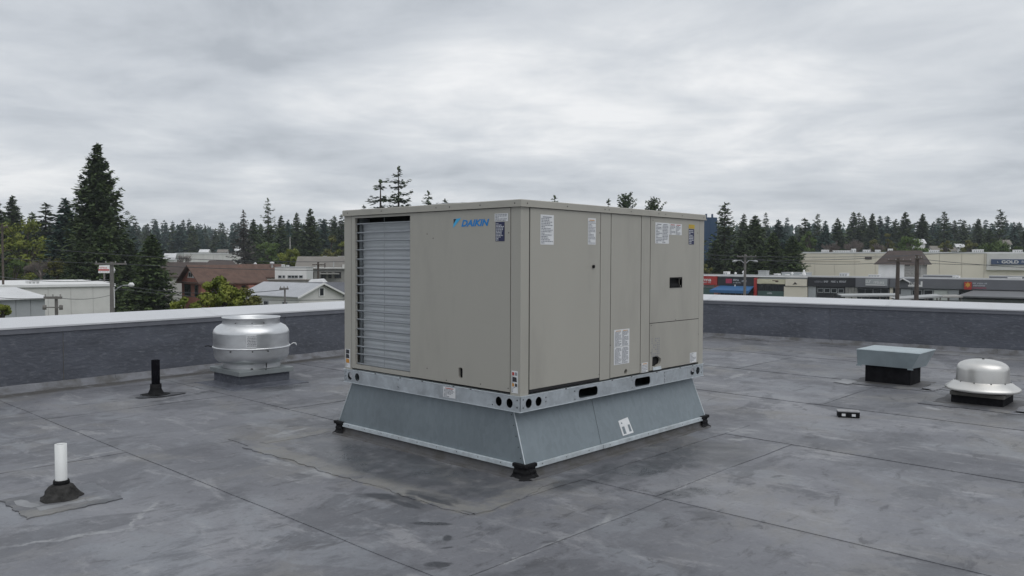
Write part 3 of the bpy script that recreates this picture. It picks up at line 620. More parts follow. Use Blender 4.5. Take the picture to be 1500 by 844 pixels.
def pictos(face, u0, u1, v0, v1, d, colrs, seed):
    st = sticker(face, u0, u1, v0, v1, d, 14, seed=seed, density=0.25)
    P = (lambda u, v, w: (d-w, u, v)) if face == 'L' else (lambda u, v, w: (u, d-w, v))
    H = v1-v0; W = u1-u0
    for i, cset in enumerate(colrs):
        vc = v1-H*(0.13+0.25*i); mb_ = {}
        for j, cn in enumerate(cset):
            uc = (u1-W*(0.28+0.44*j)) if face == 'L' else (u0+W*(0.28+0.44*j))
            if len(cset) == 1: uc = (u0+u1)/2
            q = MB(); h_ = H*0.075*(1.5 if len(cset) == 1 else 1); w_ = W*(0.17 if len(cset) == 2 else 0.36)
            q.add([P(uc-w_, vc-h_, 0.0026), P(uc+w_, vc-h_, 0.0026), P(uc+w_*0.9, vc+h_, 0.0026), P(uc-w_*0.8, vc+h_*0.8, 0.0026)], [(0,1,2,3)]); q.build('print', M[cn], st)
    return st
pictos('L', 0.020, 0.076, 0.560, 0.705, 0.001, [('red','ink'), ('inkdk',), ('orange','inkdk')], 3)
pictos('L', 1.834, 1.898, 0.556, 0.704, 0.001, [('inkdk',), ('inkdk',), ('orange',)], 4)
sticker('L', 0.600, 0.726, 0.457, 0.530, -0.006, 7, seed=5, header='red', density=0.95)
sticker('R', 0.188, 0.325, 1.526, 1.724, dR, 17, seed=6, header='ink')
sticker('R', 0.700, 0.791, 1.535, 1.721, dR, 17, seed=7, header='orange')
sticker('R', 1.565, 1.960, 1.557, 1.722, -0.001, 13, seed=8, cols=3, notch=[(1.565,1.557),(1.765,1.557),(1.765,1.630),(1.960,1.630),(1.960,1.722),(1.565,1.722)], density=0.8) if False else None
sticker('R', 1.565, 1.764, 1.557, 1.722, -0.001, 13, seed=8, cols=2, header='ink', density=0.8)
sticker('R', 1.766, 1.960, 1.630, 1.720, -0.001, 8, seed=9, cols=2, header='red', density=0.8)
sticker('R', 2.068, 2.164, 1.689, 1.722, -0.001, 2, base='yellow', ink='orange', seed=10)
sticker('R', 2.070, 2.158, 1.557, 1.685, -0.001, 9, base='navy', ink='inkw', seed=11)
sticker('R', 1.026, 1.224, 0.782, 0.910, -0.001, 15, seed=12, cols=2, header='orange', density=0.95)
sticker('R', 1.026, 1.224, 0.649, 0.780, -0.001, 15, seed=13, cols=2, header='ink', density=0.95)
sticker('R', 1.392, 1.477, 0.556, 0.632, -0.001, 6, seed=14, header='orange', density=0.9)
sticker('R', 2.112, 2.220, 0.566, 0.650, -0.001, 7, seed=15, density=0.8)
# stencilled wiring legend printed straight on the lower door
mb = MB(); r_ = random.Random(4)
for c in range(5):
    for i in range(9):
        if r_.random() < 0.8:
            x = 1.530+c*0.025; z = 0.812-i*0.017; mb.quad((x, -0.0022, z-0.009), (x+r_.uniform(0.008, 0.018), -0.0022, z-0.009), (x+0.014, -0.0022, z), (x, -0.0022, z))
mb.build('stencil_print', M['ink'], UNIT)
# brand lettering and emblem on the left face
vs_, fs_ = text_mb('DAIKIN', 0.1, shear=0.28, bold=0.004, width=0.268, height=0.046)
mb = MB(); mb.add([(-0.0022, 0.550-x, 1.650+z) for x, z, _ in vs_], fs_); mb.build('logo_lettering', M['logo'], UNIT)
mb = MB(); mb.add([(-0.0022, 0.628, 1.710), (-0.0022, 0.553, 1.710), (-0.0022, 0.632, 1.642), (-0.0022, 0.628, 1.672), (-0.0022, 0.596, 1.706)], [(0,4,3), (4,1,2,3)], 0)
mb.v[0] = (-0.0022, 0.628, 1.706); mb.build('logo_emblem', M['logolt'], UNIT)
mb = MB(); mb.add([(-0.0026, 0.627, 1.705), (-0.0026, 0.598, 1.705), (-0.0026, 0.627, 1.672)], [(0,1,2)]); mb.build('logo_emblem', M['inkdk'], UNIT)

# ------------------------------------------------------------------ flared base under the unit and its flashed kerb
BX0, BX1, BY0, BY1, ZF = 0.004, 2.300, -0.042, 1.999, 0.100
TX0, TX1, TY0, TY1 = 0.034, 2.280, 0.088, 1.852
ADP = thing('curb_adapter', 'blue grey galvanised flared base carrying the beige air conditioner', 'roof curb adapter', ((BX0+BX1)/2, (BY0+BY1)/2, ZF))
ZTP = ZB-0.003
def flare(b0, b1, t0, t1, nrm, nm='side_panel'):
    mb = MB(); n = 10; vs = []
    for iz in range(5):
        s = iz/4
        for i in range(n+1):
            q = i/n; p = Vector(b0).lerp(Vector(b1), q).lerp(Vector(t0).lerp(Vector(t1), q), s); k = 0.0025*math.sin(math.pi*s)*math.sin(math.pi*q)*math.sin(q*5+b0[0])
            vs.append(p+Vector(nrm)*k)
    W = n+1
    mb.add(vs, [(a*W+i, a*W+i+1, (a+1)*W+i+1, (a+1)*W+i) for a in range(4) for i in range(n)], 0, True)
    return mb.build(nm, M['flare'], ADP)
e = 0.0003
flare((BX0,BY1,ZF), (BX0,BY0,ZF), (TX0,TY1,ZTP), (TX0,TY0,ZTP), (-1,0,0))
def xs(s, z): return s                                    # seam x on the right face
flare((BX0,BY0,ZF), (0.822-e,BY0,ZF), (TX0,TY0,ZTP), (0.867-e,TY0,ZTP), (0,-1,0))
flare((0.822+e,BY0-0.002,ZF), (BX1,BY0-0.002,ZF), (0.867+e,TY0-0.002,ZTP), (TX1,TY0-0.002,ZTP), (0,-1,0))
flare((BX1,BY0,ZF), (BX1,BY1,ZF), (TX1,TY0,ZTP), (TX1,TY1,ZTP), (1,0,0))
flare((BX1,BY1,ZF), (BX0,BY1,ZF), (TX1,TY1,ZTP), (TX0,TY1,ZTP), (0,1,0))
mb = MB(); mb.box(TX0-0.006, TX1+0.006, TY0-0.006, TY1+0.006, ZTP, ZB-0.0008); mb.build('top_deck', M['flare'], ADP)
# folded corner seam: narrow lap flange up the near corner
for (bx, by, tx, ty, dx_, dy_) in ((BX0,BY0,TX0,TY0,1,0), (BX1,BY0,TX1,TY0,-1,0), (BX0,BY1,TX0,TY1,1,0)):
    mb = MB(); mb.tube([(bx-0.002*dx_, by-0.002, ZF), (tx-0.002*dx_, ty-0.002, ZTP)], 0.004, 6); mb.build('corner_seam', M['trim'], ADP)
mb = MB()
for i in range(5):
    s = 0.12+0.2*i; p = Vector((BX0,BY0,ZF)).lerp(Vector((TX0,TY0,ZTP)), s); mb.disc((p.x-0.003, p.y+0.025, p.z), (0,-1,0), (0,0,1), 0.004, 8)
for i in range(9): mb.disc((BX0-0.0208, BY0+0.2+i*0.21, 0.091), (0,-1,0), (0,0,1), 0.004, 8); mb.disc((0.15+i*0.25, BY0-0.0238, 0.091), (1,0,0), (0,0,1), 0.004, 8)
mb.build('screw', M['screw'], ADP, kind='stuff')
# bright angle trim along the foot
def trim(x0, x1, y0, y1): 
    mb = MB(); mb.box(x0, x1, y0, y1, 0.072, 0.103); mb.build('foot_trim', M['trim'], ADP, bevel=0.002)
trim(BX0-0.020, BX0-0.001, BY0+0.07, BY1-0.07); trim(BX0+0.07, 0.820, BY0-0.020, BY0-0.003); trim(0.824, BX1-0.07, BY0-0.023, BY0-0.003)
trim(BX1+0.001, BX1+0.014, BY0+0.07, BY1-0.07); trim(BX0+0.07, BX1-0.07, BY1+0.001, BY1+0.014)
# sticker on the flare
mb = MB(); sy = lambda z: BY0+(TY0-BY0)*(z-ZF)/(ZTP-ZF)-0.0045
mb.quad((1.098, sy(0.118), 0.118), (1.240, sy(0.122), 0.122), (1.222, sy(0.235), 0.235), (1.094, sy(0.225), 0.225)); ST = mb.build('sticker', M['paper'], ADP)
for x0, x1, z0, z1 in ((1.115,1.150,0.128,0.180),(1.192,1.222,0.135,0.185),(1.118,1.135,0.200,0.210)): mb = MB(); mb.quad((x0, sy(z0)-0.001, z0), (x1, sy(z0)-0.001, z0), (x1-0.004, sy(z1)-0.001, z1), (x0, sy(z1)-0.001, z1)); mb.build('print', M['flare'], ST)
KERB = thing('flashed_curb', 'low roof curb wrapped in dirty membrane with black mastic corners under the flared base', 'roof curb', ((BX0+BX1)/2, (BY0+BY1)/2, 0))
def kerb_side(a, b, nrm):
    mb = MB(); a, b, n_ = Vector(a), Vector(b), Vector(nrm); L = (b-a).length; k = max(4, int(L/0.07)); vs = []
    for i in range(k+1):
        p = a.lerp(b, i/k); w = 0.5*wav(i*0.35, a.x+a.y)
        for off, z in ((-0.004, 0.088), (0.002, 0.060+0.003*w), (0.006, 0.034+0.006*w), (0.026+0.010*w, 0.020), (0.062+0.022*w, 0.0185), (0.064+0.022*w, 0.0)):
            vs.append((p.x+n_.x*off, p.y+n_.y*off, z))
    mb.add(vs, [(i*6+j, (i+1)*6+j, (i+1)*6+j+1, i*6+j+1) for i in range(k) for j in range(5)], 0, True); mb.build('curb_flashing', M['cove'], KERB)
kerb_side((BX0,BY1), (BX0,BY0), (-1,0)); kerb_side((BX0,BY0), (BX1,BY0), (0,-1)); kerb_side((BX1,BY0), (BX1,BY1), (1,0)); kerb_side((BX1,BY1), (BX0,BY1), (0,1))
mb = MB(); mb.box(BX0+0.01, BX1-0.01, BY0+0.01, BY1-0.01, 0.0, 0.086); mb.build('curb_core', M['curb'], KERB)
def corner(cx, cy, sx, sy, seed):
    r_ = random.Random(seed); mb = MB(); n = 30; prof = [(0.026, 0.086), (0.022, 0.080), (0.020, 0.066), (0.027, 0.060), (0.027, 0.050), (0.024, 0.044), (0.028, 0.032), (0.036, 0.022), (0.050, 0.0160), (0.054, 0.004)]
    vs = []; L = 0.078
    for off, z in prof:
        for i in range(n+1):
            t = i/n
            j = 1+0.22*wav(t*8, seed+z*9)*(1 if z < 0.04 else 0.3)
            o = off*j
            if t < 0.4: x, y = -o, L*(1-t/0.4)
            elif t > 0.6: x, y = L*(t-0.6)/0.4, -o
            else:
                a = (t-0.4)/0.2*math.pi/2; x, y = -o*math.cos(a), -o*math.sin(a)
            ex = 1+(0.35*max(0, 0.06-z)/0.06)*(1 if t < 0.4 or t > 0.6 else 0)
            vs.append((cx+sx*(x if t < 0.6 else x*ex), cy+sy*(y*ex if t < 0.4 else y), z+0.003*r_.uniform(-1, 1)*(1 if z > 0.03 else 0)))
    W = n+1
    mb.add(vs, [(a*W+i, a*W+i+1, (a+1)*W+i+1, (a+1)*W+i) for a in range(len(prof)-1) for i in range(n)], 0, True)
    top = vs[:W]; mb.add(top+[(cx+sx*0.004, cy+sy*0.004, 0.088)], [(i, i+1, W) for i in range(W-1)])
    mb.build('mastic_corner', M['mastic'], KERB)
    mb = MB()
    def b(x0, x1, y0, y1, z0, z1): mb.box(min(cx+sx*x0, cx+sx*x1), max(cx+sx*x0, cx+sx*x1), min(cy+sy*y0, cy+sy*y1), max(cy+sy*y0, cy+sy*y1), z0, z1)
    b(-0.030, -0.003, -0.030, 0.088, 0.086, 0.110); b(-0.0025, 0.088, -0.030, -0.003, 0.086, 0.109)
    mb.build('corner_cap', M['mastic'], KERB, bevel=0.004)
corner(BX0, BY0, 1, 1, 3); corner(BX0, BY1, 1, -1, 5); corner(BX1, BY0, -1, 1, 8); corner(BX1, BY1, -1, -1, 9)

# ------------------------------------------------------------------ upblast exhaust fan
fx, fy = 0.879, 4.934
FAN = thing('upblast_exhaust_fan', 'round silver upblast exhaust fan on a square curb near the left parapet', 'exhaust fan', (fx, fy, 0))
mb = MB(); h = 0.300; mb.hexa([(fx-h,fy-h,0),(fx+h,fy-h,0),(fx+h,fy+h,0),(fx-h,fy+h,0)], [(fx-h,fy-h,0.155),(fx+h,fy-h,0.155),(fx+h,fy+h,0.155),(fx-h,fy+h,0.155)]); mb.build('curb', M['wallmem'], FAN)
mb = MB(); vs = []; ring = [(0.303,0.040),(0.310,0.030),(0.345,0.022),(0.400,0.017),(0.45,0.0135),(0.455,0.0)]; k = 72
for r0, z in ring:
    for i in range(k):
        a = 2*math.pi*i/k; c, s = math.cos(a), math.sin(a); q = r0/max(abs(c), abs(s)); q *= 1+(0.03*wav(i*0.7, z*50) if r0 > 0.32 else 0); vs.append((fx+q*c, fy+q*s, z+(0.005*wav(i*1.9, r0*40) if 0.305 < r0 < 0.42 else 0)))
mb.add(vs, [(a*k+i, (a+1)*k+i, (a+1)*k+(i+1) % k, a*k+(i+1) % k) for a in range(5) for i in range(k)], 0, True); mb.build('curb_flashing', M['wallmem'], FAN)
mb = MB(); h = 0.335; mb.box(fx-h, fx+h, fy-h, fy+h, 0.138, 0.190)
mb.hexa([(fx-h,fy-h,0.1905),(fx+h,fy-h,0.1905),(fx+h,fy+h,0.1905),(fx-h,fy+h,0.1905)], [(fx-0.30,fy-0.30,0.200),(fx+0.30,fy-0.30,0.200),(fx+0.30,fy+0.30,0.200),(fx-0.30,fy+0.30,0.200)]); mb.build('curb_cap', M['galvdull'] if 'galvdull' in M else plain('galvdull', (0.30,0.325,0.33), 0.45, 0.5, 0.1, 6), FAN, bevel=0.004)
dent = lambda a, z: 0.004*math.sin(3*a+z*9)
mb = MB(); mb.lathe([(0.3166,0.201),(0.3147,0.237),(0.3194,0.262),(0.3307,0.266)], (fx,fy), 56, wob=dent); mb.build('neck', M['alu'], FAN)
mb = MB(); mb.lathe([(0.3260,0.258),(0.3638,0.272),(0.3950,0.300),(0.4092,0.340),(0.4130,0.418)], (fx,fy), 64, wob=dent); mb.build('lower_bowl', M['alu'], FAN)
mb = MB(); mb.lathe([(0.4139,0.418),(0.4243,0.420),(0.4271,0.428),(0.4243,0.436),(0.4139,0.438)], (fx,fy), 64, wob=dent); mb.build('band', M['alu'], FAN)
mb = MB(); mb.lathe([(0.4130,0.438),(0.4139,0.585)], (fx,fy), 64, wob=dent); mb.build('drum', M['alu'], FAN)
mb = MB(); mb.lathe([(0.4158,0.580),(0.4167,0.590),(0.4045,0.625),(0.3761,0.660),(0.3355,0.682),(0.3156,0.690)], (fx,fy), 64, wob=dent); mb.build('shoulder', M['alu'], FAN)
mb = MB(); mb.lathe([(0.3147,0.690),(0.3119,0.735),(0.3175,0.750),(0.3222,0.756),(0.3194,0.763),(0.3081,0.762),(0.3024,0.745),(0.2835,0.69),(0.2457,0.64)], (fx,fy), 64, wob=dent); mb.build('outlet_ring', M['alu'], FAN)
mb = MB(); mb.lathe([(0.0000,0.63),(0.2835,0.63)], (fx,fy), 32); mb.build('outlet_bottom', M['galvdull'], FAN)
ca = math.atan2(CAM.y-fy, CAM.x-fx)                                    # the side that faces the photographer
def cyl(a, r, z): return (fx+r*math.cos(a), fy+r*math.sin(a), z)
mb = MB(); a0, a1 = ca-0.135, ca+0.125
for i in range(4):
    p, q = a0+(a1-a0)*i/4, a0+(a1-a0)*(i+1)/4; mb.quad(cyl(p,0.4182,0.448), cyl(q,0.4182,0.448), cyl(q,0.4182,0.588), cyl(p,0.4182,0.588))
ST = mb.build('sticker', M['paper'], FAN); mb = MB(); r_ = random.Random(3)
for i in range(7):
    p = a0+0.02; 
    while p < a1-0.02:
        w = r_.uniform(0.010, 0.05); z = 0.575-i*0.017; mb.quad(cyl(p,0.4191,z-0.007), cyl(min(p+w,a1-0.012),0.4435,z-0.007), cyl(min(p+w,a1-0.012),0.4435,z), cyl(p,0.4191,z)); p += w+0.01
mb.build('print', M['ink'], ST)
for sgn, hk in ((-1, 0), (1, 1)):
    a = ca+sgn*1.52; mb = MB(); d = 0.45
    mb.tube([cyl(a,0.4158, 0.43), cyl(a,0.4630, 0.445), cyl(a,0.5009, 0.44)] if not hk else [cyl(a,0.4158, 0.425), cyl(a,0.4583, 0.452), cyl(a,0.4867, 0.448), cyl(a,0.4933, 0.425)], 0.006, 6); mb.build('lid_clip', M['alu'] if hk else M['black'], FAN)
mb = MB()
for a in (ca+0.02, ca+0.42, ca-0.55): mb.tube([cyl(a,0.4196,0.405), cyl(a,0.4271,0.405)], 0.008, 6); mb.tube([cyl(a,0.3194,0.71), cyl(a,0.3260,0.71)], 0.006, 6)
mb.tube([cyl(ca+0.0,0.3185,0.200), cyl(ca,0.3402,0.200)], 0.014, 8); mb.build('bolt', M['screw'], FAN, kind='stuff')
mb = MB()
for a in (ca+0.42,): mb.tube([cyl(a,0.3733,0.27), cyl(a,0.3780,0.23), cyl(a,0.3638,0.19)], 0.006, 6)
mb.build('hinge_cable', M['curb'], FAN)

# ------------------------------------------------------------------ pipes
px_, py_ = -0.236, 4.885
PB = thing('vent_pipe', 'black vent pipe with a flared boot standing near the left parapet', 'vent pipe', (px_, py_, 0))
mb = MB(); mb.lathe([(0.041,0.10),(0.041,0.37),(0.034,0.372),(0.033,0.36),(0.033,0.12)], (px_,py_), 24); mb.build('pipe', M['iron'], PB)
mb = MB(); mb.lathe([(0.0,0.30),(0.033,0.30)], (px_,py_), 16); mb.build('pipe_bore', M['dark'], PB)
mb = MB(); mb.lathe([(0.042,0.122),(0.055,0.122),(0.056,0.075),(0.060,0.060),(0.080,0.022),(0.086,0.018),(0.12,0.0150),(0.15,0.0128),(0.152,0.0)], (px_,py_), 28, wob=lambda a, z: 0.05*wav(a*2, z*20) if z < 0.05 else 0); mb.build('boot', M['mastic'], PB)
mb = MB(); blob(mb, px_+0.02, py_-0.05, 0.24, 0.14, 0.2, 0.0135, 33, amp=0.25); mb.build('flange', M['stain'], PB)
qx, qy = -2.176, 1.684
PW = thing('vent_pipe', 'short white plastic vent pipe in a lumpy rubber boot', 'vent pipe', (qx, qy, 0))
mb = MB(); mb.lathe([(0.0325,0.05),(0.0325,0.329),(0.0285,0.330),(0.028,0.32),(0.028,0.08)], (qx,qy), 32); mb.build('pipe', M['pvc'], PW)
mb = MB(); mb.lathe([(0.0,0.26),(0.028,0.26)], (qx,qy), 16); mb.build('pipe_bore', M['dark'], PW)
mb = MB(); mb.lathe([(0.033,0.090),(0.042,0.092),(0.0445,0.098),(0.043,0.113),(0.040,0.118),(0.033,0.116)], (qx,qy), 32, wob=lambda a, z: 0.03*wav(a*2, 1)); mb.build('clamp', M['black'], PW)
lump = lambda a, z: (0.07*math.sin(2*a+z*30)+0.05*math.sin(5*a+z*70+1)+0.035*math.sin(9*a-z*90))*(1 if z < 0.088 else 0.2)
mb = MB(); mb.lathe([(0.0335,0.096),(0.048,0.091),(0.064,0.079),(0.077,0.058),(0.088,0.036),(0.100,0.023),(0.114,0.016),(0.117,0.006)], (qx,qy), 48, wob=lump); mb.build('boot', M['boot'], PW)
fl = patch_rect(-2.44, -1.93, 1.40, 1.88, 0.0122, 8); fl.build('flange', M['roof'], PW)
fl = ribbon([(-2.35, 1.52), (-2.10, 1.50), (-2.02, 1.50)], 0.06, 0.0118, 0.0015, 14); fl.build('sealant_smear', M['salt'], PW)
fl = ribbon([(-2.36, 1.80), (-2.36, 1.58)], 0.05, 0.0118, 0.0015, 15); fl.build('sealant_smear', M['salt'], PW)

# ------------------------------------------------------------------ hooded vent
HX0, HX1, HY0, HY1 = 5.90, 6.27, -0.62, -0.12
HV = thing('hooded_vent', 'low galvanised hood vent over a black square curb at right', 'roof vent', ((HX0+HX1)/2, (HY0+HY1)/2, 0))
mb = MB(); mb.box(HX0, HX1, HY0, HY1, 0.0, 0.235); mb.build('curb', M['curb'], HV, bevel=0.006)
mb = MB(); vs = []; cxh, cyh = (HX0+HX1)/2, (HY0+HY1)/2
for off, z in ((0.003,0.0155),(0.010,0.015),(0.05,0.0142),(0.13,0.0125),(0.135,0.0)):
    for i, (a, b) in enumerate(((HX0,HY0),(HX1,HY0),(HX1,HY1),(HX0,HY1))):
        sx, sy_ = (-1 if a == HX0 else 1), (-1 if b == HY0 else 1)
        a2, b2 = (((HX1,HY0),(HX1,HY1),(HX0,HY1),(HX0,HY0))[i]); s2x, s2y = (-1 if a2 == HX0 else 1), (-1 if b2 == HY0 else 1)
        for k_ in range(8):
            t = k_/8; w = 1+0.25*wav(k_+i*8, z*40)*(z < 0.03); p0 = (a+sx*off*w, b+sy_*off*w); p1 = (a2+s2x*off*w, b2+s2y*off*w); vs.append((p0[0]+(p1[0]-p0[0])*t, p0[1]+(p1[1]-p0[1])*t, z))
mb.add(vs, [(a*32+i, (a+1)*32+i, (a+1)*32+(i+1) % 32, a*32+(i+1) % 32) for a in range(4) for i in range(32)], 0, False); mb.build('curb_flashing', M['cove'], HV)
tp = [(5.80,-0.74,0.392),(6.40,-0.74,0.392),(6.40,-0.055,0.392),(5.80,-0.055,0.392)]; bt = [(5.85,-0.640,0.212),(6.33,-0.66,0.200),(6.33,-0.08,0.200),(5.85,-0.050,0.212)]
plain('hoodgalv', (0.40, 0.47, 0.495), 0.36, 0.6, 0.1, 5, dirt=((0.30,0.33,0.34), 3, 0.5, 0.7, 0.5)); hd = M['hoodgalv']
def sheet(pts, name, th=(0,0,0)):
    mb = MB(); mb.quad(*pts); o = mb.build(name, hd, HV); s_ = o.modifiers.new('thick', 'SOLIDIFY'); s_.thickness = 0.004; s_.offset = 0; return o
sheet((bt[3], bt[0], tp[0], tp[3]), 'hood_side'); sheet((bt[0], bt[1], tp[1], tp[0]), 'hood_side'); sheet((bt[1], bt[2], tp[2], tp[1]), 'hood_side'); sheet((bt[2], bt[3], tp[3], tp[2]), 'hood_side')
mb = MB(); mb.hexa([(5.797,-0.743,0.3925),(6.403,-0.743,0.3925),(6.403,-0.052,0.3925),(5.797,-0.052,0.3925)], [(5.80,-0.74,0.397),(6.40,-0.74,0.397),(6.40,-0.055,0.397),(5.80,-0.055,0.397)])
mb.add([(5.82,-0.72,0.3975),(6.38,-0.72,0.3975),(6.38,-0.075,0.3975),(5.82,-0.075,0.3975),(6.10,-0.40,0.409)], [(0,1,4),(1,2,4),(2,3,4),(3,0,4)]); mb.build('hood_top', hd, HV)
mb = MB(); mb.box(5.838, 5.842, -0.10, -0.04, 0.196, 0.213); mb.build('hood_tab', hd, HV)
mb = MB(); mb.box(5.848, 5.852, -0.66, -0.60, 0.196, 0.213); mb.build('hood_tab', hd, HV)
ribbon([(5.70, 0.06), (5.70, -0.84), (6.62, -0.86)], 0.16, 0.0108, 0.003, 51).build('flange', M['roof'], HV)
mb = MB(); mb.hexa([(5.52,-0.06,0.011),(5.74,-0.10,0.011),(5.80,0.10,0.011),(5.60,0.14,0.011)], [(5.54,-0.03,0.016),(5.74,-0.08,0.030),(5.78,0.08,0.034),(5.62,0.12,0.018)]); mb.build('loose_flap', M['salt'], HV)
# ------------------------------------------------------------------ dome exhaust fan
gx, gy = 5.31, -1.47
DM = thing('dome_exhaust_fan', 'spun aluminium dome fan with a wide rim at the right edge', 'exhaust fan', (gx, gy, 0))
mb = MB(); h = 0.228; mb.box(gx-h, gx+h, gy-h, gy+h, 0.0, 0.105); mb.build('curb', M['curb'], DM, bevel=0.006)
mb = MB(); h = 0.238; mb.box(gx-h, gx+h, gy-h, gy+h, 0.088, 0.126); mb.build('curb_cap', plain('oldcap', (0.11,0.105,0.095), 0.6, 0.3, 0.25, 8), DM, bevel=0.003)
mb = MB(); vs = []; k = 40
for r0, z in ((0.231,0.0150),(0.238,0.0145),(0.29,0.0138),(0.37,0.0125),(0.375,0.0)):
    for i in range(k):
        a = 2*math.pi*i/k; c, s = math.cos(a), math.sin(a); q = r0/max(abs(c), abs(s)); q *= 1+(0.06*wav(i*0.7, z*50) if r0 > 0.25 else 0); vs.append((gx+q*c, gy+q*s, z))
mb.add(vs, [(a*k+i, (a+1)*k+i, (a+1)*k+(i+1) % k, a*k+(i+1) % k) for a in range(4) for i in range(k)], 0, True); mb.build('curb_flashing', M['cove'], DM)
ribbon([(4.88, -1.02), (4.87, -1.90), (5.74, -1.93)], 0.17, 0.0108, 0.003, 53).build('flange', M['roof'], DM)
mb = MB(); mb.lathe([(0.1991,0.119),(0.1991,0.20)], (gx,gy), 32); mb.build('throat', M['dark'], DM)
mb = MB(); mb.lathe([(0.3122,0.136),(0.3312,0.137),(0.3358,0.142),(0.3358,0.158),(0.3312,0.164),(0.3167,0.176),(0.2941,0.190),(0.2688,0.210),(0.2498,0.219),(0.2407,0.226)], (gx,gy), 64, wob=lambda a, z: 0.004*math.sin(3*a)); mb.build('rim', M['alud'], DM)
mb = MB(); mb.lathe([(0.2389,0.220),(0.2335,0.340),(0.2299,0.364),(0.2199,0.386),(0.2009,0.404),(0.1674,0.421),(0.1086,0.436),(0.0543,0.442),(0.0000,0.443)], (gx,gy), 64, wob=lambda a, z: 0.004*math.sin(2*a+1)); mb.build('dome', M['alud'], DM)
mb = MB(); da = math.atan2(CAM.y-gy, CAM.x-gx)
for i in range(10): a = da+(i-4.5)*0.6; mb.tube([(gx+0.244*math.cos(a), gy+0.244*math.sin(a), 0.222), (gx+0.244*math.cos(a), gy+0.244*math.sin(a), 0.229)], 0.006, 6)
mb.tube([(gx,gy,0.442), (gx,gy,0.452)], 0.012, 8); mb.build('bolt', M['screw'], DM, kind='stuff')
# ------------------------------------------------------------------ loose support block
BK = thing('support_block', 'small black block with a pale top lying loose on the open roof', 'block', (3.60, -0.77, 0.0), R(-62))
mb = MB(); mb.box(-0.092, 0.092, -0.05, 0.05, 0.008, 0.056); mb.build('body', M['black'], BK, bevel=0.004, local=True)
mb = MB(); mb.box(-0.095, 0.095, -0.052, 0.052, 0.0562, 0.066); mb.build('top_strip', plain('palewood', (0.30,0.30,0.31), 0.7, 0, 0.2, 20), BK, bevel=0.002, local=True)
for s in (-0.045, 0.040):
    mb = MB(); mb.box(s-0.016, s+0.016, -0.053, -0.0505, 0.020, 0.042); mb.build('reflector', M['paper'], BK, local=True)
#@@BACKGROUND@@
# ================================================================== the town beyond the roof
mb = MB(); n = 40; S = 1500
mb.add([(-S+2*S*i/n, -S+2*S*j/n, G+(-0.02)) for j in range(n+1) for i in range(n+1)], [(j*(n+1)+i, j*(n+1)+i+1, (j+1)*(n+1)+i+1, (j+1)*(n+1)+i) for j in range(n) for i in range(n)])
mb.build('ground', M['ground'], kind='structure')
def strip(px0, D0, px1, D1, w, name, z):
    a, b = XY(px0, D0), XY(px1, D1); d = (b-a).normalized(); q = Vector((-d.y, d.x))*w/2
    mb = MB(); mb.add([(a.x-q.x, a.y-q.y, z), (b.x-q.x, b.y-q.y, z), (b.x+q.x, b.y+q.y, z), (a.x+q.x, a.y+q.y, z)], [(0,1,2,3)]); return mb.build(name, M['asphalt'], kind='structure')
strip(900, 92, 1800, 62, 36, 'parking_lot', G+0.01)
strip(-200, 50, 620, 52, 14, 'road', G+0.01)

plain('glass', (0.02, 0.024, 0.028), 0.15, 0, 0.3, 1); plain('wwall', (0.62, 0.615, 0.59), 0.7); plain('white', (0.70, 0.70, 0.69), 0.6)
plain('greywall', (0.36, 0.38, 0.39), 0.7); plain('roofwhite', (0.62, 0.625, 0.63), 0.6, 0, 0.12, 0.3); plain('brownroof', (0.105, 0.062, 0.047), 0.85, 0, 0.25, 1.5)
plain('darkbrownroof', (0.066, 0.050, 0.045), 0.85, 0, 0.25, 1.5); plain('brick', (0.34, 0.145, 0.11), 0.85, 0, 0.2, 3); plain('metalroof', (0.40, 0.41, 0.43), 0.5, 0.1, 0.1, 0.6)
plain('charroof', (0.11, 0.115, 0.13), 0.8, 0, 0.15, 1); plain('greyroof', (0.20, 0.185, 0.165), 0.8, 0, 0.12, 0.4); plain('tanwall', (0.72, 0.67, 0.565), 0.75, 0, 0.05, 0.15)
plain('tanband', (0.48, 0.43, 0.35), 0.75); plain('fasciablk', (0.022, 0.023, 0.028), 0.5); plain('fasciagry', (0.14, 0.145, 0.16), 0.6, 0, 0.06, 0.5)
plain('signred', (0.40, 0.035, 0.03), 0.5); plain('signblue', (0.055, 0.085, 0.16), 0.5); plain('awnblue', (0.035, 0.12, 0.27), 0.65, 0, 0.15, 1.5); plain('signcream', (0.60, 0.57, 0.42), 0.6)
plain('stone', (0.30, 0.295, 0.28), 0.8, 0, 0.2, 3); plain('teal', (0.06, 0.11, 0.10), 0.5); plain('pale', (0.50, 0.53, 0.50), 0.5); plain('canopygrey', (0.17, 0.175, 0.185), 0.6)
plain('wood', (0.085, 0.068, 0.057), 0.85, 0, 0.2, 2); plain('polegrey', (0.17, 0.16, 0.15), 0.8, 0, 0.15, 2); plain('cable', (0.05, 0.055, 0.06), 0.6); plain('tankblue', (0.010, 0.045, 0.105), 0.6)
plain('lampgrey', (0.42, 0.43, 0.44), 0.5, 0.3); plain('unitgrey', (0.36, 0.37, 0.37), 0.6); plain('gold', (0.62, 0.33, 0.05), 0.5); plain('signpink', (0.38, 0.04, 0.09), 0.5)

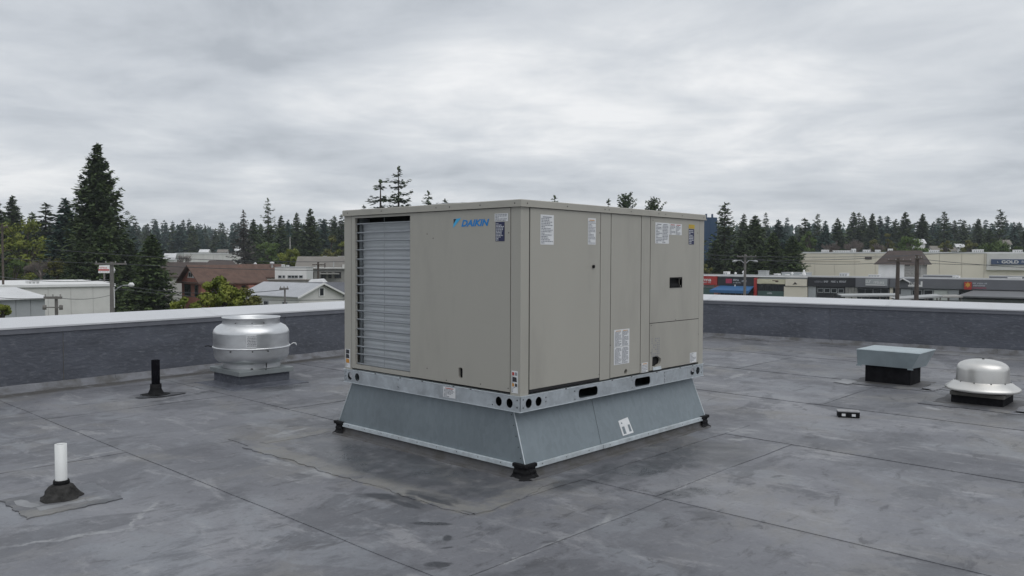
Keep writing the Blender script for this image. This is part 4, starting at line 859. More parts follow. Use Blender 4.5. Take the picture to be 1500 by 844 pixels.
class Fac:
    """a facade line on the ground: local x along it to the right, local y away from the photographer, local z up from the street"""
    def __init__(s, px0, D0, px1, D1):
        s.a, s.b = XY(px0, D0), XY(px1, D1); s.u = (s.b-s.a).normalized(); s.rot = math.atan2(s.u.y, s.u.x); s.L = (s.b-s.a).length
        s.loc = (s.a.x, s.a.y, G)
    def xz(s, px, py, back=0.0):
        d = ray(px, py); nrm = Vector((-s.u.y, s.u.x)); o = s.a+nrm*back
        t = (Vector((o.x-CAM.x, o.y-CAM.y)).dot(nrm))/Vector((d.x, d.y)).dot(nrm); p = CAM+d*t
        return (Vector((p.x, p.y))-s.a).dot(s.u), p.z-G
    def rect(s, px0, px1, py0, py1, back=0.0):
        m = (px0+px1)/2
        x0 = s.xz(px0, (py0+py1)/2, back)[0]; x1 = s.xz(px1, (py0+py1)/2, back)[0]; z1 = s.xz(m, py0, back)[1]; z0 = s.xz(m, py1, back)[1]
        return x0, x1, z0, z1
    def thing(s, name, label, cat, group=None): return thing(name, label, cat, s.loc, s.rot, group)
def lbox(name, m, par, x0, x1, y0, y1, z0, z1, label=None, kind=None):
    mb = MB(); mb.box(x0, x1, y0, y1, z0, z1); return mb.build(name, M[m], par, local=True, label=label, kind=kind)
def window(par, x0, x1, z0, z1, y=-0.0, frame='white', cols=2, fr=0.07):
    """frame standing 4 cm proud with dark panes behind"""
    mb = MB(); mb.box(x0-fr, x1+fr, y-0.045, y-0.002, z0-fr, z0); mb.box(x0-fr, x1+fr, y-0.045, y-0.002, z1, z1+fr); mb.box(x0-fr, x0, y-0.045, y-0.002, z0, z1); mb.box(x1, x1+fr, y-0.045, y-0.002, z0, z1)
    for i in range(1, cols): xm = x0+(x1-x0)*i/cols; mb.box(xm-fr/2, xm+fr/2, y-0.044, y-0.002, z0, z1)
    w = mb.build('window', M[frame], par, local=True)
    mb = MB(); mb.box(x0, x1, y-0.012, y-0.003, z0, z1); mb.build('pane', M['glass'], w, local=True); return w
def letters(par, txt, x0, x1, z0, z1, y, m, bold=0.01):
    vs, fs = text_mb(txt, 1.0, bold=bold, width=x1-x0, height=z1-z0); mb = MB(); mb.add([(x0+x, y-0.02, z0+z) for x, z, _ in vs], fs); return mb.build('lettering', M[m], par, local=True)
def wordbars(par, x0, x1, z0, z1, y, m, seed, lines=1):
    """lettering too small to read in the photograph: one raised stroke per letter"""
    r_ = random.Random(seed); mb = MB(); h = (z1-z0)/lines; x = x0; lw = h*0.5
    for l in range(lines):
        x = x0
        while x < x1-lw:
            if r_.random() > 0.12:
                za = z1-h*l-h*0.85; zb = z1-h*l-h*0.1-h*0.12*r_.random(); k = r_.random()
                mb.quad((x, y, za), (x+lw*0.3, y, za), (x+lw*0.3, y, zb), (x, y, zb))
                if k > 0.3: mb.quad((x+lw*0.3, y, zb-h*0.16), (x+lw*0.75, y, zb-h*0.16), (x+lw*0.75, y, zb), (x+lw*0.3, y, zb))
                if k < 0.7: mb.quad((x+lw*0.3, y, za), (x+lw*0.75, y, za), (x+lw*0.75, y, za+h*0.16), (x+lw*0.3, y, za+h*0.16))
            x += lw
    return mb.build('lettering', M[m], par, local=True, kind='stuff')
def rooftop_unit(fac, px0, px1, py0, py1, back, label, m='white', depth=1.2, group=None, name='rooftop_unit'):
    x0, x1, z0, z1 = fac.rect(px0, px1, py0, py1, back)
    u = fac.u; nrm = Vector((-u.y, u.x)); o = fac.a+u*((x0+x1)/2)+nrm*back
    t = thing(name, label, 'rooftop unit', (o.x, o.y, G+z0), fac.rot, group); w = (x1-x0)/2; h = z1-z0
    mb = MB(); mb.box(-w, w, 0, depth, 0, h*0.86); mb.build('casing', M[m], t, local=True, bevel=min(0.05, w*0.1))
    mb = MB(); mb.box(-w*1.06, w*1.06, -0.05, depth+0.05, h*0.862, h); mb.build('lid', M[m], t, local=True, bevel=0.03)
    mb = MB(); k = max(2, int(w*2/0.3))
    for i in range(k): xa = -w+2*w*(i+0.2)/k; mb.box(xa, xa+2*w*0.6/k, -0.02, -0.002, h*0.15, h*0.7)
    mb.build('grille', M['unitgrey'], t, local=True, kind='stuff'); return t

# ---------------------------------------------------------------- shopping strip on the right
F = Fac(985, 117, 1545, 90.5)
MALL = F.thing('shopping_strip', 'long single storey row of shops with dark signs beyond the right parapet', 'shops')
def MR(px0, px1, py0, py1): return F.rect(px0, px1, py0, py1)
zt = F.xz(1260, 405.5)[1]; L = F.L
lbox('wall', 'greywall', MALL, 0, L, 0.3, 15, 0, zt-0.25); lbox('roof', 'roofwhite', MALL, 0.1, L-0.1, 0.4, 14.9, zt-0.249, zt-0.20)
lbox('parapet_cap', 'roofwhite', MALL, -0.05, L+0.05, -0.12, 0.35, zt-0.13, zt+0.06)
def sec(name, m, px0, px1, py0, py1, d0, d1, par=None, label=None):
    x0, x1, z0, z1 = MR(px0, px1, py0, py1); return lbox(name, m, par or MALL, x0, x1, -d1, -d0, z0, z1, label), (x0, x1, z0, z1)
def fac_panel(m, px0, px1, py0, py1, d=0.1, label=None):
    x0, x1, z0, z1 = MR(px0, px1, py0, py1); z1 = min(z1, zt-0.135); return lbox('sign_panel', m, MALL, x0+0.02, x1-0.02, -d, 0.29, z0, z1, label), (x0, x1, z0, z1)
o, q = fac_panel('signred', 1000, 1051.5, 404.5, 417, 0.25, 'red sign panel with white lettering')
x0, x1, z0, z1 = MR(1026.5, 1043, 407, 412); letters(o, 'Karma', x0-0.6, x1, z0, z1, -0.25, 'white', 0.02)
x0, x1, z0, z1 = MR(1026, 1043, 412.5, 415); wordbars(o, x0, x1, z0, z1, -0.262, 'inkw', 3)
sec('shop_front', 'teal', 1000, 1046, 421, 440, -0.28, 0.02); sec('pilaster', 'brick', 1046.5, 1054.5, 417.5, 440, -0.28, 0.12)
o, q = fac_panel('fasciablk', 1052, 1105, 406, 418.5, 0.2, 'black sign panel with red emblem and pale lettering')
x0, x1, z0, z1 = MR(1064, 1073, 408.5, 415); lbox('emblem', 'signpink', o, x0, x1, -0.24, -0.205, z0, z1)
x0, x1, z0, z1 = MR(1075, 1084, 408.5, 412); wordbars(o, x0, x1, z0, z1, -0.212, 'inkw', 4); x0, x1, z0, z1 = MR(1075, 1086, 413, 415.2); wordbars(o, x0, x1, z0, z1, -0.212, 'inkw', 5)
x0, x1, z0, z1 = MR(1087.5, 1095.5, 410.5, 413.5); wordbars(o, x0, x1, z0, z1, -0.212, 'inkw', 6)
sec('shop_front', 'glass', 1056, 1104, 419, 440, -0.28, 0.02)
x0, x1, z0, z1 = MR(1056, 1105, 418.5, 429); mb = MB()
mb.add([(x0, -0.05, z1), (x1, -0.05, z1), (x1-0.2, -1.9, z0+0.38), (x0-0.9, -1.9, z0+0.38), (x1-0.2, -1.9, z0), (x0-0.9, -1.9, z0)], [(3,2,1,0), (5,4,2,3), (2,4,1), (0,5,3)])
aw = mb.build('awning', M['awnblue'], MALL, local=True)
for i in range(6): xx = x0+(x1-x0)*(i+0.5)/6; lbox('awning_rib', 'fasciablk', aw, xx-0.03, xx+0.03, -1.88, -1.80, 0.4, z0)
sec('wall_lamp', 'white', 1077, 1078.5, 417, 421, 0.15, 0.35)
sec('pillar', 'signred', 1105.2, 1109, 407, 440, -0.28, 0.3)
o, q = fac_panel('signcream', 1109.5, 1150.8, 409, 416, 0.2, 'cream sign panel with a dark patterned middle')
x0, x1, z0, z1 = MR(1117, 1143, 409.6, 415); lbox('emblem', 'brownroof', o, x0+2.2, x1-1, -0.23, -0.202, z0+0.2, z1-0.1); lbox('emblem', 'signcream', o, x0, x0+1.8, -0.25, -0.202, z0, z1-0.2)
x0, x1, z0, z1 = MR(1122, 1134, 410.5, 413.5); wordbars(o, x0, x1, z0, z1, -0.235, 'inkw', 7)
x0, x1, z0, z1 = MR(1112, 1148, 418, 426); lbox('shop_front', 'fasciablk', MALL, x0-0.3, x1+0.3, 0.02, 0.28, 0, z1+0.4)
for i in range(4): w_ = (x1-x0)/4; window(MALL, x0+i*w_+0.1, x0+(i+1)*w_-0.1, z0, z1, -0.0, 'fasciablk', 1, 0.06)
sec('stall_riser', 'teal', 1110, 1149, 426.5, 440, -0.2, 0.05)
x0, x1, z0, z1 = MR(1124, 1132, 428, 431); wordbars(MALL, x0, x1, z0, z1, -0.06, 'inkw', 8)
fac_panel('tanwall', 1151.3, 1183, 409, 419, 0.35); o, q = sec('wall_panel', 'tanwall', 1149, 1183, 420, 440, -0.28, 0.2)
x0, x1, z0, z1 = MR(1162, 1169, 413, 417); mb = MB(); mb.add([(x0,-0.36,z0),(x1,-0.36,z0+0.05),(x1-0.15,-0.36,z0+0.22),((x0+x1)/2,-0.36,z1),(x0+0.2,-0.36,z0+0.2)], [(0,1,2,3,4)]); mb.build('emblem', M['darkbrownroof'], MALL, local=True)
o, q = fac_panel('fasciablk', 1183.3, 1254, 406.5, 420, 0.2, 'long black sign panel with small white words')
for a, b, s_ in ((1194, 1206, 9), (1207.5, 1216, 10), (1218, 1228.5, 11), (1230, 1243, 12)):
    x0, x1, z0, z1 = MR(a, b, 411, 414.3); wordbars(o, x0, x1, z0, z1, -0.212, 'inkw' if s_ > 9 else 'ink', s_)
sec('wall_panel', 'greywall', 1184, 1195, 419.5, 440, -0.28, 0.05); x0, x1, z0, z1 = MR(1197, 1237, 421, 429.5)
lbox('shop_front', 'fasciablk', MALL, x0, x1, 0.02, 0.28, 0, z1+0.5)
for i in range(4): w_ = (x1-x0)/4; window(MALL, x0+i*w_+0.12, x0+(i+1)*w_-0.12, z0+0.1, z1-0.2, 0.0, 'greywall', 1, 0.06)
x0, x1, z0, z1 = MR(1238, 1256, 421, 431)
for r_i in range(6):
    for c_i in range(4):
        w_ = (x1-x0)/4; h_ = 2.9/6; xo = (r_i % 2)*w_*0.3
        lbox('stone', 'stone', MALL, x0+c_i*w_+0.02+xo*0.5, x0+(c_i+1)*w_-0.02+xo*0.5, -0.05-0.04*rnd.random(), 0.28, z1-h_*(r_i+1)+0.02, z1-h_*r_i-0.02)
o, q = fac_panel('fasciagry', 1254.3, 1303, 405.5, 421, 0.5, 'grey sign panel with white script in a frame')
x0, x1, z0, z1 = MR(1269, 1301, 408.5, 418.5); lbox('sign_frame', 'greywall', o, x0, x1, -0.56, -0.505, z0, z1)
x0, x1, z0, z1 = MR(1269.5, 1279, 410, 415); wordbars(o, x0, x1, z0, z1, -0.575, 'white', 13); x0, x1, z0, z1 = MR(1279, 1298, 411.8, 416); wordbars(o, x0, x1, z0, z1, -0.575, 'white', 14)
x0, x1, z0, z1 = MR(1269.5, 1298, 417, 418); lbox('lettering', 'white', o, x0, x1, -0.575, -0.562, z0, z1)
sec('shop_front', 'glass', 1256, 1303, 421.5, 440, -0.2, 0.02); sec('pillar', 'tanwall', 1303.5, 1308, 421, 440, -0.28, 0.1)
for a, b in ((1257, 1278), (1280, 1301)):
    x0, x1, z0, z1 = MR(a, b, 423.5, 429.5); window(MALL, x0, x1, z0, z1, -0.03, 'fasciagry', 2, 0.06)
o, q = fac_panel('fasciagry', 1303.3, 1560, 407, 424, 0.35, 'long grey sign panel')
x0, x1, z0, z1 = MR(1331, 1352, 412, 420); lbox('sign_frame', 'white', o, x0, x1, -0.40, -0.355, z0, z0+0.22); lbox('sign_frame', 'white', o, x1-0.2, x1, -0.40, -0.355, z0+0.23, z1); x0, x1, z0, z1 = MR(1333, 1350, 412.5, 418); wordbars(o, x0, x1, z0, z1, -0.37, 'white', 15)
mb = MB(); x0, x1, z0, z1 = MR(1314, 1334, 407.5, 414); xm = (x0+x1)/2; mb.hexa([(x0,-0.9,z0),(xm,-0.9,z1-0.12),(xm,-0.36,z1-0.12),(x0,-0.36,z0)], [(x0,-0.9,z0+0.12),(xm,-0.9,z1),(xm,-0.36,z1),(x0,-0.36,z0+0.12)]); mb.hexa([(xm+0.01,-0.9,z1-0.12),(x1,-0.9,z0),(x1,-0.36,z0),(xm+0.01,-0.36,z1-0.12)], [(xm+0.01,-0.9,z1),(x1,-0.9,z0+0.12),(x1,-0.36,z0+0.12),(xm+0.01,-0.36,z1)]); mb.build('gable_trim', M['roofwhite'], MALL, local=True)
sec('shop_front', 'glass', 1308.5, 1319, 423, 440, -0.2, 0.02); sec('wall_panel', 'greywall', 1319.5, 1335, 424, 440, -0.28, 0.03); sec('shop_front', 'glass', 1335.5, 1366, 424, 440, -0.2, 0.02)
for a, b in ((1337, 1350), (1354, 1366)):
    x0, x1, z0, z1 = MR(a, b, 425.5, 432); window(MALL, x0, x1, z0, z1, -0.03, 'greywall', 1, 0.07)
sec('shop_window', 'pale', 1368, 1388, 425.5, 440, -0.2, 0.03); sec('wall_panel', 'greywall', 1389, 1404.5, 425, 440, -0.28, 0.06)
x0, x1, z0, z1 = MR(1413, 1424, 413, 424); em = lbox('sign_box', 'signred', o, x0, x1, -0.55, -0.36, z0, z1)
mb = MB(); cx, cz = (x0+x1)/2, (z0+z1)/2+0.1; mb.add([(cx+0.36*r*math.cos(a), -0.56, cz+0.36*r*math.sin(a)) for a, r in [(math.pi/2+k*math.pi/6, 1.0 if k % 2 == 0 else 0.5) for k in range(12)]], [tuple(range(12))]); mb.build('emblem', M['gold'], em, local=True)
for i, (a, b, c, d, mm_) in enumerate(((1425.5, 1447, 414, 416.3, 'inkw'), (1426, 1445, 417.2, 419.6, 'inkw'), (1425.5, 1446.5, 420.2, 423.4, 'signpink'))):
    x0, x1, z0, z1 = MR(a, b, c, d); wordbars(o, x0, x1, z0, z1, -0.37, mm_, 20+i)
sec('shop_front', 'glass', 1405, 1560, 426, 440, -0.2, 0.02)
x0, x1, z0, z1 = MR(1405, 1560, 426.5, 436); mb = MB(); mb.add([(x0+1.5,-0.38,z1),(x1,-0.38,z1),(x1,-2.6,z0+0.15),(x0,-2.6,z0+0.15),(x1,-2.6,z0),(x0,-2.6,z0)], [(3,2,1,0),(5,4,2,3)]); mb.build('shop_canopy', M['canopygrey'], MALL, local=True)
sec('wall_lamp', 'white', 1457, 1461, 428, 431, 0.3, 0.8)
# things standing on its roof
for i, (a, b, c, d, bk, lb, m_) in enumerate(((1110.5, 1123, 396.5, 404.5, 5, 'largest grey rooftop air unit on the shopping strip', 'unitgrey'), (1059.5, 1065.5, 398, 403.5, 5, 'small white rooftop box above the black sign', 'white'),
        (1133.5, 1140, 401, 405.5, 3, 'white rooftop box above the cream sign', 'white'), (1149.5, 1153, 402, 405.5, 2, 'tiny white roof box over the tan wall', 'white'), (1229.5, 1241, 400, 405.5, 4, 'wide white rooftop box above the long black sign', 'roofwhite'),
        (1171, 1177, 402, 405.5, 3, 'low white roof box beside the pale cone vent', 'roofwhite'), (1395, 1405, 404.5, 409.5, 3, 'white tilted box on the grey shop roof', 'white'), (1476, 1496, 406.5, 411.5, 3, 'wide white low box on the roof at the far right', 'white'), (1272, 1288, 402.5, 406.5, 4, 'long white low box on the roof before the brown roofed tower', 'roofwhite'))):
    rooftop_unit(F, a, b, c, d, bk, lb, m_)
for i, (a, c, d, lb) in enumerate(((1077.5, 398.5, 405, 'small white stub vent above the red emblem sign'), (1089, 396.5, 404, 'taller white stub vent beside the lamp pole'), (1160.5, 398.5, 405, 'grey stub vent above the tan wall'), (1177.8, 395, 403, 'pale cone shaped roof vent on the shopping strip'))):
    x0, x1, z0, z1 = F.rect(a-1, a+1, c, d, 4.0); p = F.a+F.u*((x0+x1)/2)+Vector((-F.u.y, F.u.x))*4.0
    t = thing('roof_vent', lb, 'roof vent', (p.x, p.y, G+z0)); h = z1-z0; w = 0.16 if i < 3 else 0.30
    mb = MB(); mb.lathe([(w*0.7, 0), (w*0.55, h*0.55)] if i < 3 else [(w, 0), (w*0.45, h*0.7)], n=12); mb.build('stack', M['white'], t, local=True)
    mb = MB(); mb.lathe([(w*1.1, h*0.56), (w*1.1, h*0.8), (0, h)] if i < 3 else [(w*0.5, h*0.71), (w*0.4, h*0.9), (0, h)], n=12); mb.build('cowl', M['white'], t, local=True)
for i, (a, b, c, d, lb) in enumerate(((1145, 1182, 399, 404.5, 'low grey rooftop screen wall above the tan shop wall'), (1352, 1400, 404, 409, 'low dark grey rooftop screen wall behind the grey sign'), (1449, 1530, 405, 411, 'long dark grey rooftop screen wall at the far right'))):
    x0, x1, z0, z1 = F.rect(a, b, c, d, 9.0); u = F.u; p = F.a+u*((x0+x1)/2)+Vector((-u.y, u.x))*9.0
    t = thing('screen_wall', lb, 'screen wall', (p.x, p.y, G+zt-0.2), F.rot); w = (x1-x0)/2; h = max(0.4, z1-zt+0.2)
    lbox('wall', 'greywall' if i == 0 else 'fasciagry', t, -w, w, 0, 2.5, 0, h-0.1); lbox('coping', 'unitgrey', t, -w-0.05, w+0.05, -0.05, 2.55, h-0.099, h)
# pale canopies in front of the shops
def canopy(px0, px1, py, D, tilt, lab, m='roofwhite', posts=True):
    a, b = XY(px0, D), XY(px1, D-0.4); z = Zat((px0+px1)/2, py, D); u = (b-a).normalized(); L_ = (b-a).length
    t = thing('canopy', lab, 'canopy', (a.x, a.y, G), math.atan2(u.y, u.x)); h = z-G; n = 10; mb = MB(); vs = []
    for i in range(n+1):
        for j, yy in enumerate((-1.6, 0.0, 1.6)):
            s = i/n; vs.append((s*L_, yy, h+tilt*(s-0.5)+(0.12 if j == 1 else 0)))
    mb.add(vs, [(i*3+j, (i+1)*3+j, (i+1)*3+j+1, i*3+j+1) for i in range(n) for j in range(2)], 0)
    k = len(vs); mb.add([(x, y, z_-0.12) for x, y, z_ in vs], [(i*3+j, i*3+j+1, (i+1)*3+j+1, (i+1)*3+j) for i in range(n) for j in range(2)])
    lo = [(vs[i*3][0], -1.61, vs[i*3][2]-0.14) for i in range(n+1)]; up = [(vs[i*3][0], -1.61, vs[i*3][2]) for i in range(n+1)]
    mb.add(lo+up, [(i, i+1, n+2+i, n+1+i) for i in range(n)]); mb.build('canopy_roof', M[m], t, local=True)
    for i in range(4):
        for yy in (-1.45, 1.45): lbox('post', 'polegrey', t, L_*(0.04+0.92*i/3)-0.05, L_*(0.04+0.92*i/3)+0.05, yy-0.05, yy+0.05, 0, h+tilt*(0.04+0.92*i/3-0.5)-0.1)
    return t
canopy(1226, 1312, 431.5, 84, 0.1, 'pale long forecourt canopy left of the two wooden poles', 'unitgrey'); canopy(1304, 1372, 434.5, 80, 0.35, 'pale tilted forecourt canopy around the two wooden poles', 'unitgrey'); canopy(1346, 1402, 433.5, 86, 0.1, 'thin edged pale canopy right of the two wooden poles', 'stone')
# ---------------------------------------------------------------- tan big store behind, with its blue sign
F2 = Fac(1165, 152, 1545, 136)
BIG = F2.thing('big_box_store', 'large tan windowless store building behind the row of shops', 'store')
z0 = F2.xz(1340, 369.3)[1]; xs1 = F2.xz(1449, 380)[0]
npan = 12
for i in range(npan):
    xa, xb = F2.L*i/npan, F2.L*(i+1)/npan
    lbox('wall_panel', 'tanwall', BIG, xa+0.02, xb-0.02, 0, 0.3, 0, z0-0.25)
lbox('wall_core', 'tanwall', BIG, 0, F2.L, 0.31, 40, 0, z0-0.3); lbox('parapet_cap', 'roofwhite', BIG, -0.1, F2.L+0.1, -0.08, 40.1, z0-0.249, z0)
zl = F2.xz(1200, 382.5)[1]; lbox('wall_band', 'tanband', BIG, 0.02, F2.xz(1260, 380)[0], -0.04, -0.002, zl-0.12, zl)
x0, x1, za, zb = F2.rect(1445, 1545, 370, 396); lbox('sign_bay', 'wwall', BIG, x0, x1, -0.5, -0.002, za, z0-0.26)
x0, x1, za, zb = F2.rect(1451, 1545, 380, 387.5); sg = lbox('sign_panel', 'signblue', BIG, x0, x1, -0.7, -0.505, za, zb, 'blue sign panel with white lettering')
x0, x1, za, zb = F2.rect(1456, 1465, 382, 385.5); wordbars(sg, x0, x1, za, zb, -0.715, 'inkw', 31); x0, x1, za, zb = F2.rect(1466, 1491, 381.5, 386); letters(sg, 'GOLD', x0, x1, za, zb, -0.70, 'white', 0.03); x0, x1, za, zb = F2.rect(1493, 1530, 381.5, 386); wordbars(sg, x0, x1, za, zb, -0.715, 'inkw', 32)
x0, x1, za, zb = F2.rect(1267, 1277, 376.5, 380); lbox('wall_vent', 'darkbrownroof', BIG, x0, x1, -0.08, -0.002, za, zb)
for i, (a, b, c, lb) in enumerate(((1203, 1214, 366, 'low white unit at the left on the tan store roof'), (1220, 1246, 367, 'long white duct on the tan store roof'), (1247, 1254, 364.5, 'tall white unit at the end of the duct on the tan store roof'), (1264, 1275, 366, 'white unit left of the brown roofed tower, on the tan store'), (1282, 1290, 366, 'small white unit on the tan store just left of the brown roof'), (1301, 1308, 364.5, 'small white unit showing above the brown roof ridge'), (1362, 1376, 366.2, 'long low white unit on the tan store right of the brown roof'), (1426, 1441, 365.5, 'pale low unit on the tan store above the grey sign'), (1486, 1498, 366, 'white unit at the far right of the tan store roof'))):
    rooftop_unit(F2, a, b, c, 370.5, 8, lb, 'white', 2.0)
# ---------------------------------------------------------------- brown roofed tower
F3 = Fac(1287, 112, 1349, 109)
TW = F3.thing('tower_house', 'narrow white upper storey with a steep brown roof among the shops', 'house')
zr = F3.xz(1320, 367.0, 3)[1]; ze = F3.xz(1320, 386.5)[1]; Lh = F3.L
mid = Lh*0.62
lbox('wall', 'white', TW, 0, mid, 0, 6, 0, ze); lbox('wall', 'stone', TW, mid+0.01, Lh, 0.05, 6, 0, ze)
ov = 0.55
mb = MB(); mb.add([(-ov,-0.6,ze-0.12),(Lh+ov,-0.6,ze-0.12),(Lh-0.35,3.0,zr),(0.75,3.0,zr),(-ov,6.6,ze-0.12),(Lh+ov,6.6,ze-0.12)], [(0,1,2,3),(1,5,2),(5,4,3,2),(4,0,3),(0,4,5,1)]); mb.build('roof', M['darkbrownroof'], TW, local=True)
x0, x1, za, zb = F3.rect(1326, 1332, 388.5, 403); window(TW, x0, x1, za, zb, 0.05, 'wood', 1); x0, x1, za, zb = F3.rect(1334, 1338, 389, 402); window(TW, x0, x1, za, zb, 0.05, 'tanband', 1)
for i in range(9):
    z_ = ze-0.25-i*0.35; lbox('siding_board', 'stone', TW, mid+0.02, Lh-0.02, 0.0, 0.045, z_-0.33, z_) if i < 6 else None
# ---------------------------------------------------------------- poles, lamps, wires
def pole(px, py_top, D, r, label, m='wood', arms=(), name='utility_pole', cat='utility pole', extras=None):
    p = XY(px, D); zt_ = Zat(px, py_top, D)-G
    t = thing(name, label, cat, (p.x, p.y, G), math.atan2(Lat.y, Lat.x))
    mb = MB(); mb.tube([(0,0,0), (0,0,zt_)], [r*1.15, r*0.85], 10); mb.build('pole', M[m], t, local=True)
    for (pa, pb, py) in arms:
        xa, xb = (pa-px)/FPX*D, (pb-px)/FPX*D; z = Zat(px, py, D)-G
        ar = lbox('crossarm', m, t, xa, xb, -r-0.12, -r-0.005, z-0.07, z+0.07)
        k = max(2, int((xb-xa)/0.6))
        for i in range(k+1):
            xx = xa+0.08+(xb-xa-0.16)*i/k; mb = MB(); mb.lathe([(0.035, z+0.071), (0.05, z+0.12), (0.03, z+0.15), (0.045, z+0.19), (0.0, z+0.21)], (xx, -r-0.06), 8); mb.build('insulator', M['stone'], ar, local=True)
    if extras: extras(t, zt_, D)
    return t
def lampx(t, zt_, D):
    z = Zat(168, 428, D)-G; k = D/FPX
    mb = MB(); mb.tube([(0.12, 0, z), (9*k, 0, z+6.5*k), (16*k, 0, z+9.5*k), (25*k, 0, z+10.5*k)], 0.045, 6); mb.build('lamp_arm', M['lampgrey'], t, local=True)
    mb = MB(); mb.tube([(24*k, 0, z+10.3*k), (26.5*k, 0, z+10.8*k), (30*k, 0, z+10.6*k), (32.5*k, 0, z+10.0*k)], [0.07, 0.17, 0.19, 0.06], 8); mb.build('lamp_head', M['white'], t, local=True)
    lbox('conduit', 'white', t, 0.13, 0.20, -0.05, 0.02, z-1.2, z+3.5*k*2)
pole(163.5, 383.5, 62, 0.17, 'grey utility pole carrying a street lamp in front of the white building', 'polegrey', ((141.5, 187, 386.5),), extras=lampx)
def trafo(t, zt_, D):
    k = D/FPX; z = Zat(81, 450, D)-G
    for x_ in (-13*k, 11*k):
        mb = MB(); mb.lathe([(0.0, z-0.14), (0.10, z-0.13), (0.10, z+0.12), (0.0, z+0.16)], (x_, -0.3), 10); mb.build('transformer', M['polegrey'], t, local=True)
    lbox('bracket', 'polegrey', t, -13*k, 11*k, -0.3, -0.22, z-0.03, z+0.03)
pole(81.5, 434, 46, 0.10, 'short pale pole with a crossarm before the grey shed', 'polegrey', ((66, 92, 436),), extras=trafo)
pole(4, 328, 75, 0.10, 'tall pole at the left edge among dark trees', 'wood', ((-12, 14, 333),))
pole(1315.5, 378.5, 78, 0.19, 'left of two dark wooden poles before the shops, with a long crossarm', 'wood', ((1299, 1333, 382.3),))
pole(1343.5, 374, 76, 0.20, 'right of two dark wooden poles before the shops, with a pointed top', 'wood', ((1338, 1349, 379),))
pole(425, 347, 185, 0.16, 'thin pale pole above the yellow green tree', 'stone', ())
def twinl(t, zt_, D):
    k = D/FPX; z = Zat(1091, 381.5, D)-G
    for s in (-1, 1):
        mb = MB(); mb.tube([(0.05*s, 0, z-0.45), (6*k*s, 0, z-0.02*k), (12*k*s, 0, z-0.6*k)], 0.06, 6); mb.build('lamp_arm', M['lampgrey'], t, local=True)
        mb = MB(); mb.tube([(11.5*k*s, 0, z-0.5*k), (15*k*s, 0, z-1.2*k), (18.5*k*s, 0, z-1.9*k)], [0.09, 0.2, 0.08], 8); mb.build('lamp_head', M['lampgrey'], t, local=True)
pole(1091.5, 372.5, 104, 0.17, 'pole with twin lamp arms rising behind the black shop sign', 'polegrey', ((1079, 1107, 376),), extras=twinl)
pole(398+36, 420, 66, 0.07, 'small pole with a lattice crossarm before the white gabled house', 'polegrey', ((411, 424, 422.5),)) if False else pole(417, 421.5, 60, 0.07, 'small pole with a short crossarm before the white gabled house', 'polegrey', ((410, 423, 423),))
pole(466, 384, 118, 0.16, 'dark crooked pole before the grey roofed building', 'wood', ((458, 476, 388),))
def wire(p0, p1, sag, label, r=0.018, group=None):
    a, b = at(*p0), at(*p1); mb = MB(); n = 14
    mb.tube([a.lerp(b, i/n)-Vector((0,0,sag*4*(i/n)*(1-i/n))) for i in range(n+1)], r, 4, cap=False)
    o = mb.build('power_line', M['cable']); setp(o, label, 'power line', group)
wire((163, 386, 62), (760, 392, 66), 0.4, 'upper power line running right from the lamp pole crossarm', 0.022)
wire((-120, 361, 62), (163, 386, 62), 0.3, 'power line coming from the left to the lamp pole top', 0.022)
wire((80, 366, 70), (700, 374, 92), 0.9, 'long power line crossing the tall spruce and the trees to its right', 0.026)
wire((164, 416, 62), (420, 424, 60), 0.5, 'low power line leaving the lamp pole towards the white gabled house', 0.022)
wire((164, 422, 62), (560, 436, 58), 0.5, 'lowest power line passing over the leafy green tree', 0.022)
wire((-60, 428, 46), (81, 436, 46), 0.2, 'short power line to the pale pole by the shed', 0.016); wire((81, 436, 46), (163, 432, 62), 0.2, 'short power line between the pale pole and the lamp pole', 0.016)
wire((-60, 392, 80), (160, 410, 62), 0.6, 'power line slanting across the dark trees at the left edge', 0.024)
wire((900, 366, 95), (1420, 369, 112), 0.8, 'upper power line across the conifers behind the shops', 0.03); wire((900, 371, 95), (1330, 375, 104), 0.7, 'middle power line across the conifers to the twin lamp pole', 0.03)
wire((1315, 383, 78), (1700, 374, 74), 0.6, 'power line from the wooden pole to the right over the tan store', 0.022); wire((1343, 379, 76), (1720, 395, 70), 0.4, 'lower power line from the wooden pole along the tan store wall', 0.022); wire((1091, 377, 104), (1315, 384, 78), 0.5, 'power line from the twin lamp pole to the wooden poles', 0.024)
# ---------------------------------------------------------------- left: commercial building, shed, sign
F4 = Fac(-75, 70.5, 167, 78.5)
WB = F4.thing('commercial_building', 'long pale flat roofed building with a white roof edge at far left', 'building')
z4 = F4.xz(110, 416.8)[1]
npan = 7
for i in range(npan): lbox('wall_panel', 'wwall', WB, F4.L*i/npan+0.01, F4.L*(i+1)/npan-0.01, 0, 0.2, 0, z4-0.22)
lbox('wall_core', 'wwall', WB, 0, F4.L-0.01, 0.21, 18, 0, z4-0.25); lbox('roof_edge', 'white', WB, -0.1, F4.L+0.1, -0.12, 18.1, z4-0.219, z4+0.02); lbox('gutter', 'unitgrey', WB, -0.1, F4.L+0.1, -0.16, -0.121, z4-0.24, z4-0.19)
rooftop_unit(F4, 41, 58, 411.2, 417.5, 4, 'small white box on the pale flat roofed building', 'white', 2.0)
x0, x1, za, zb = F4.rect(90, 166, 411, 417, 6); p = F4.a+F4.u*((x0+x1)/2)+Vector((-F4.u.y, F4.u.x))*6
t = thing('roof_monitor', 'long low white roof hump on the pale flat roofed building', 'roof monitor', (p.x, p.y, G+z4), F4.rot); w = (x1-x0)/2
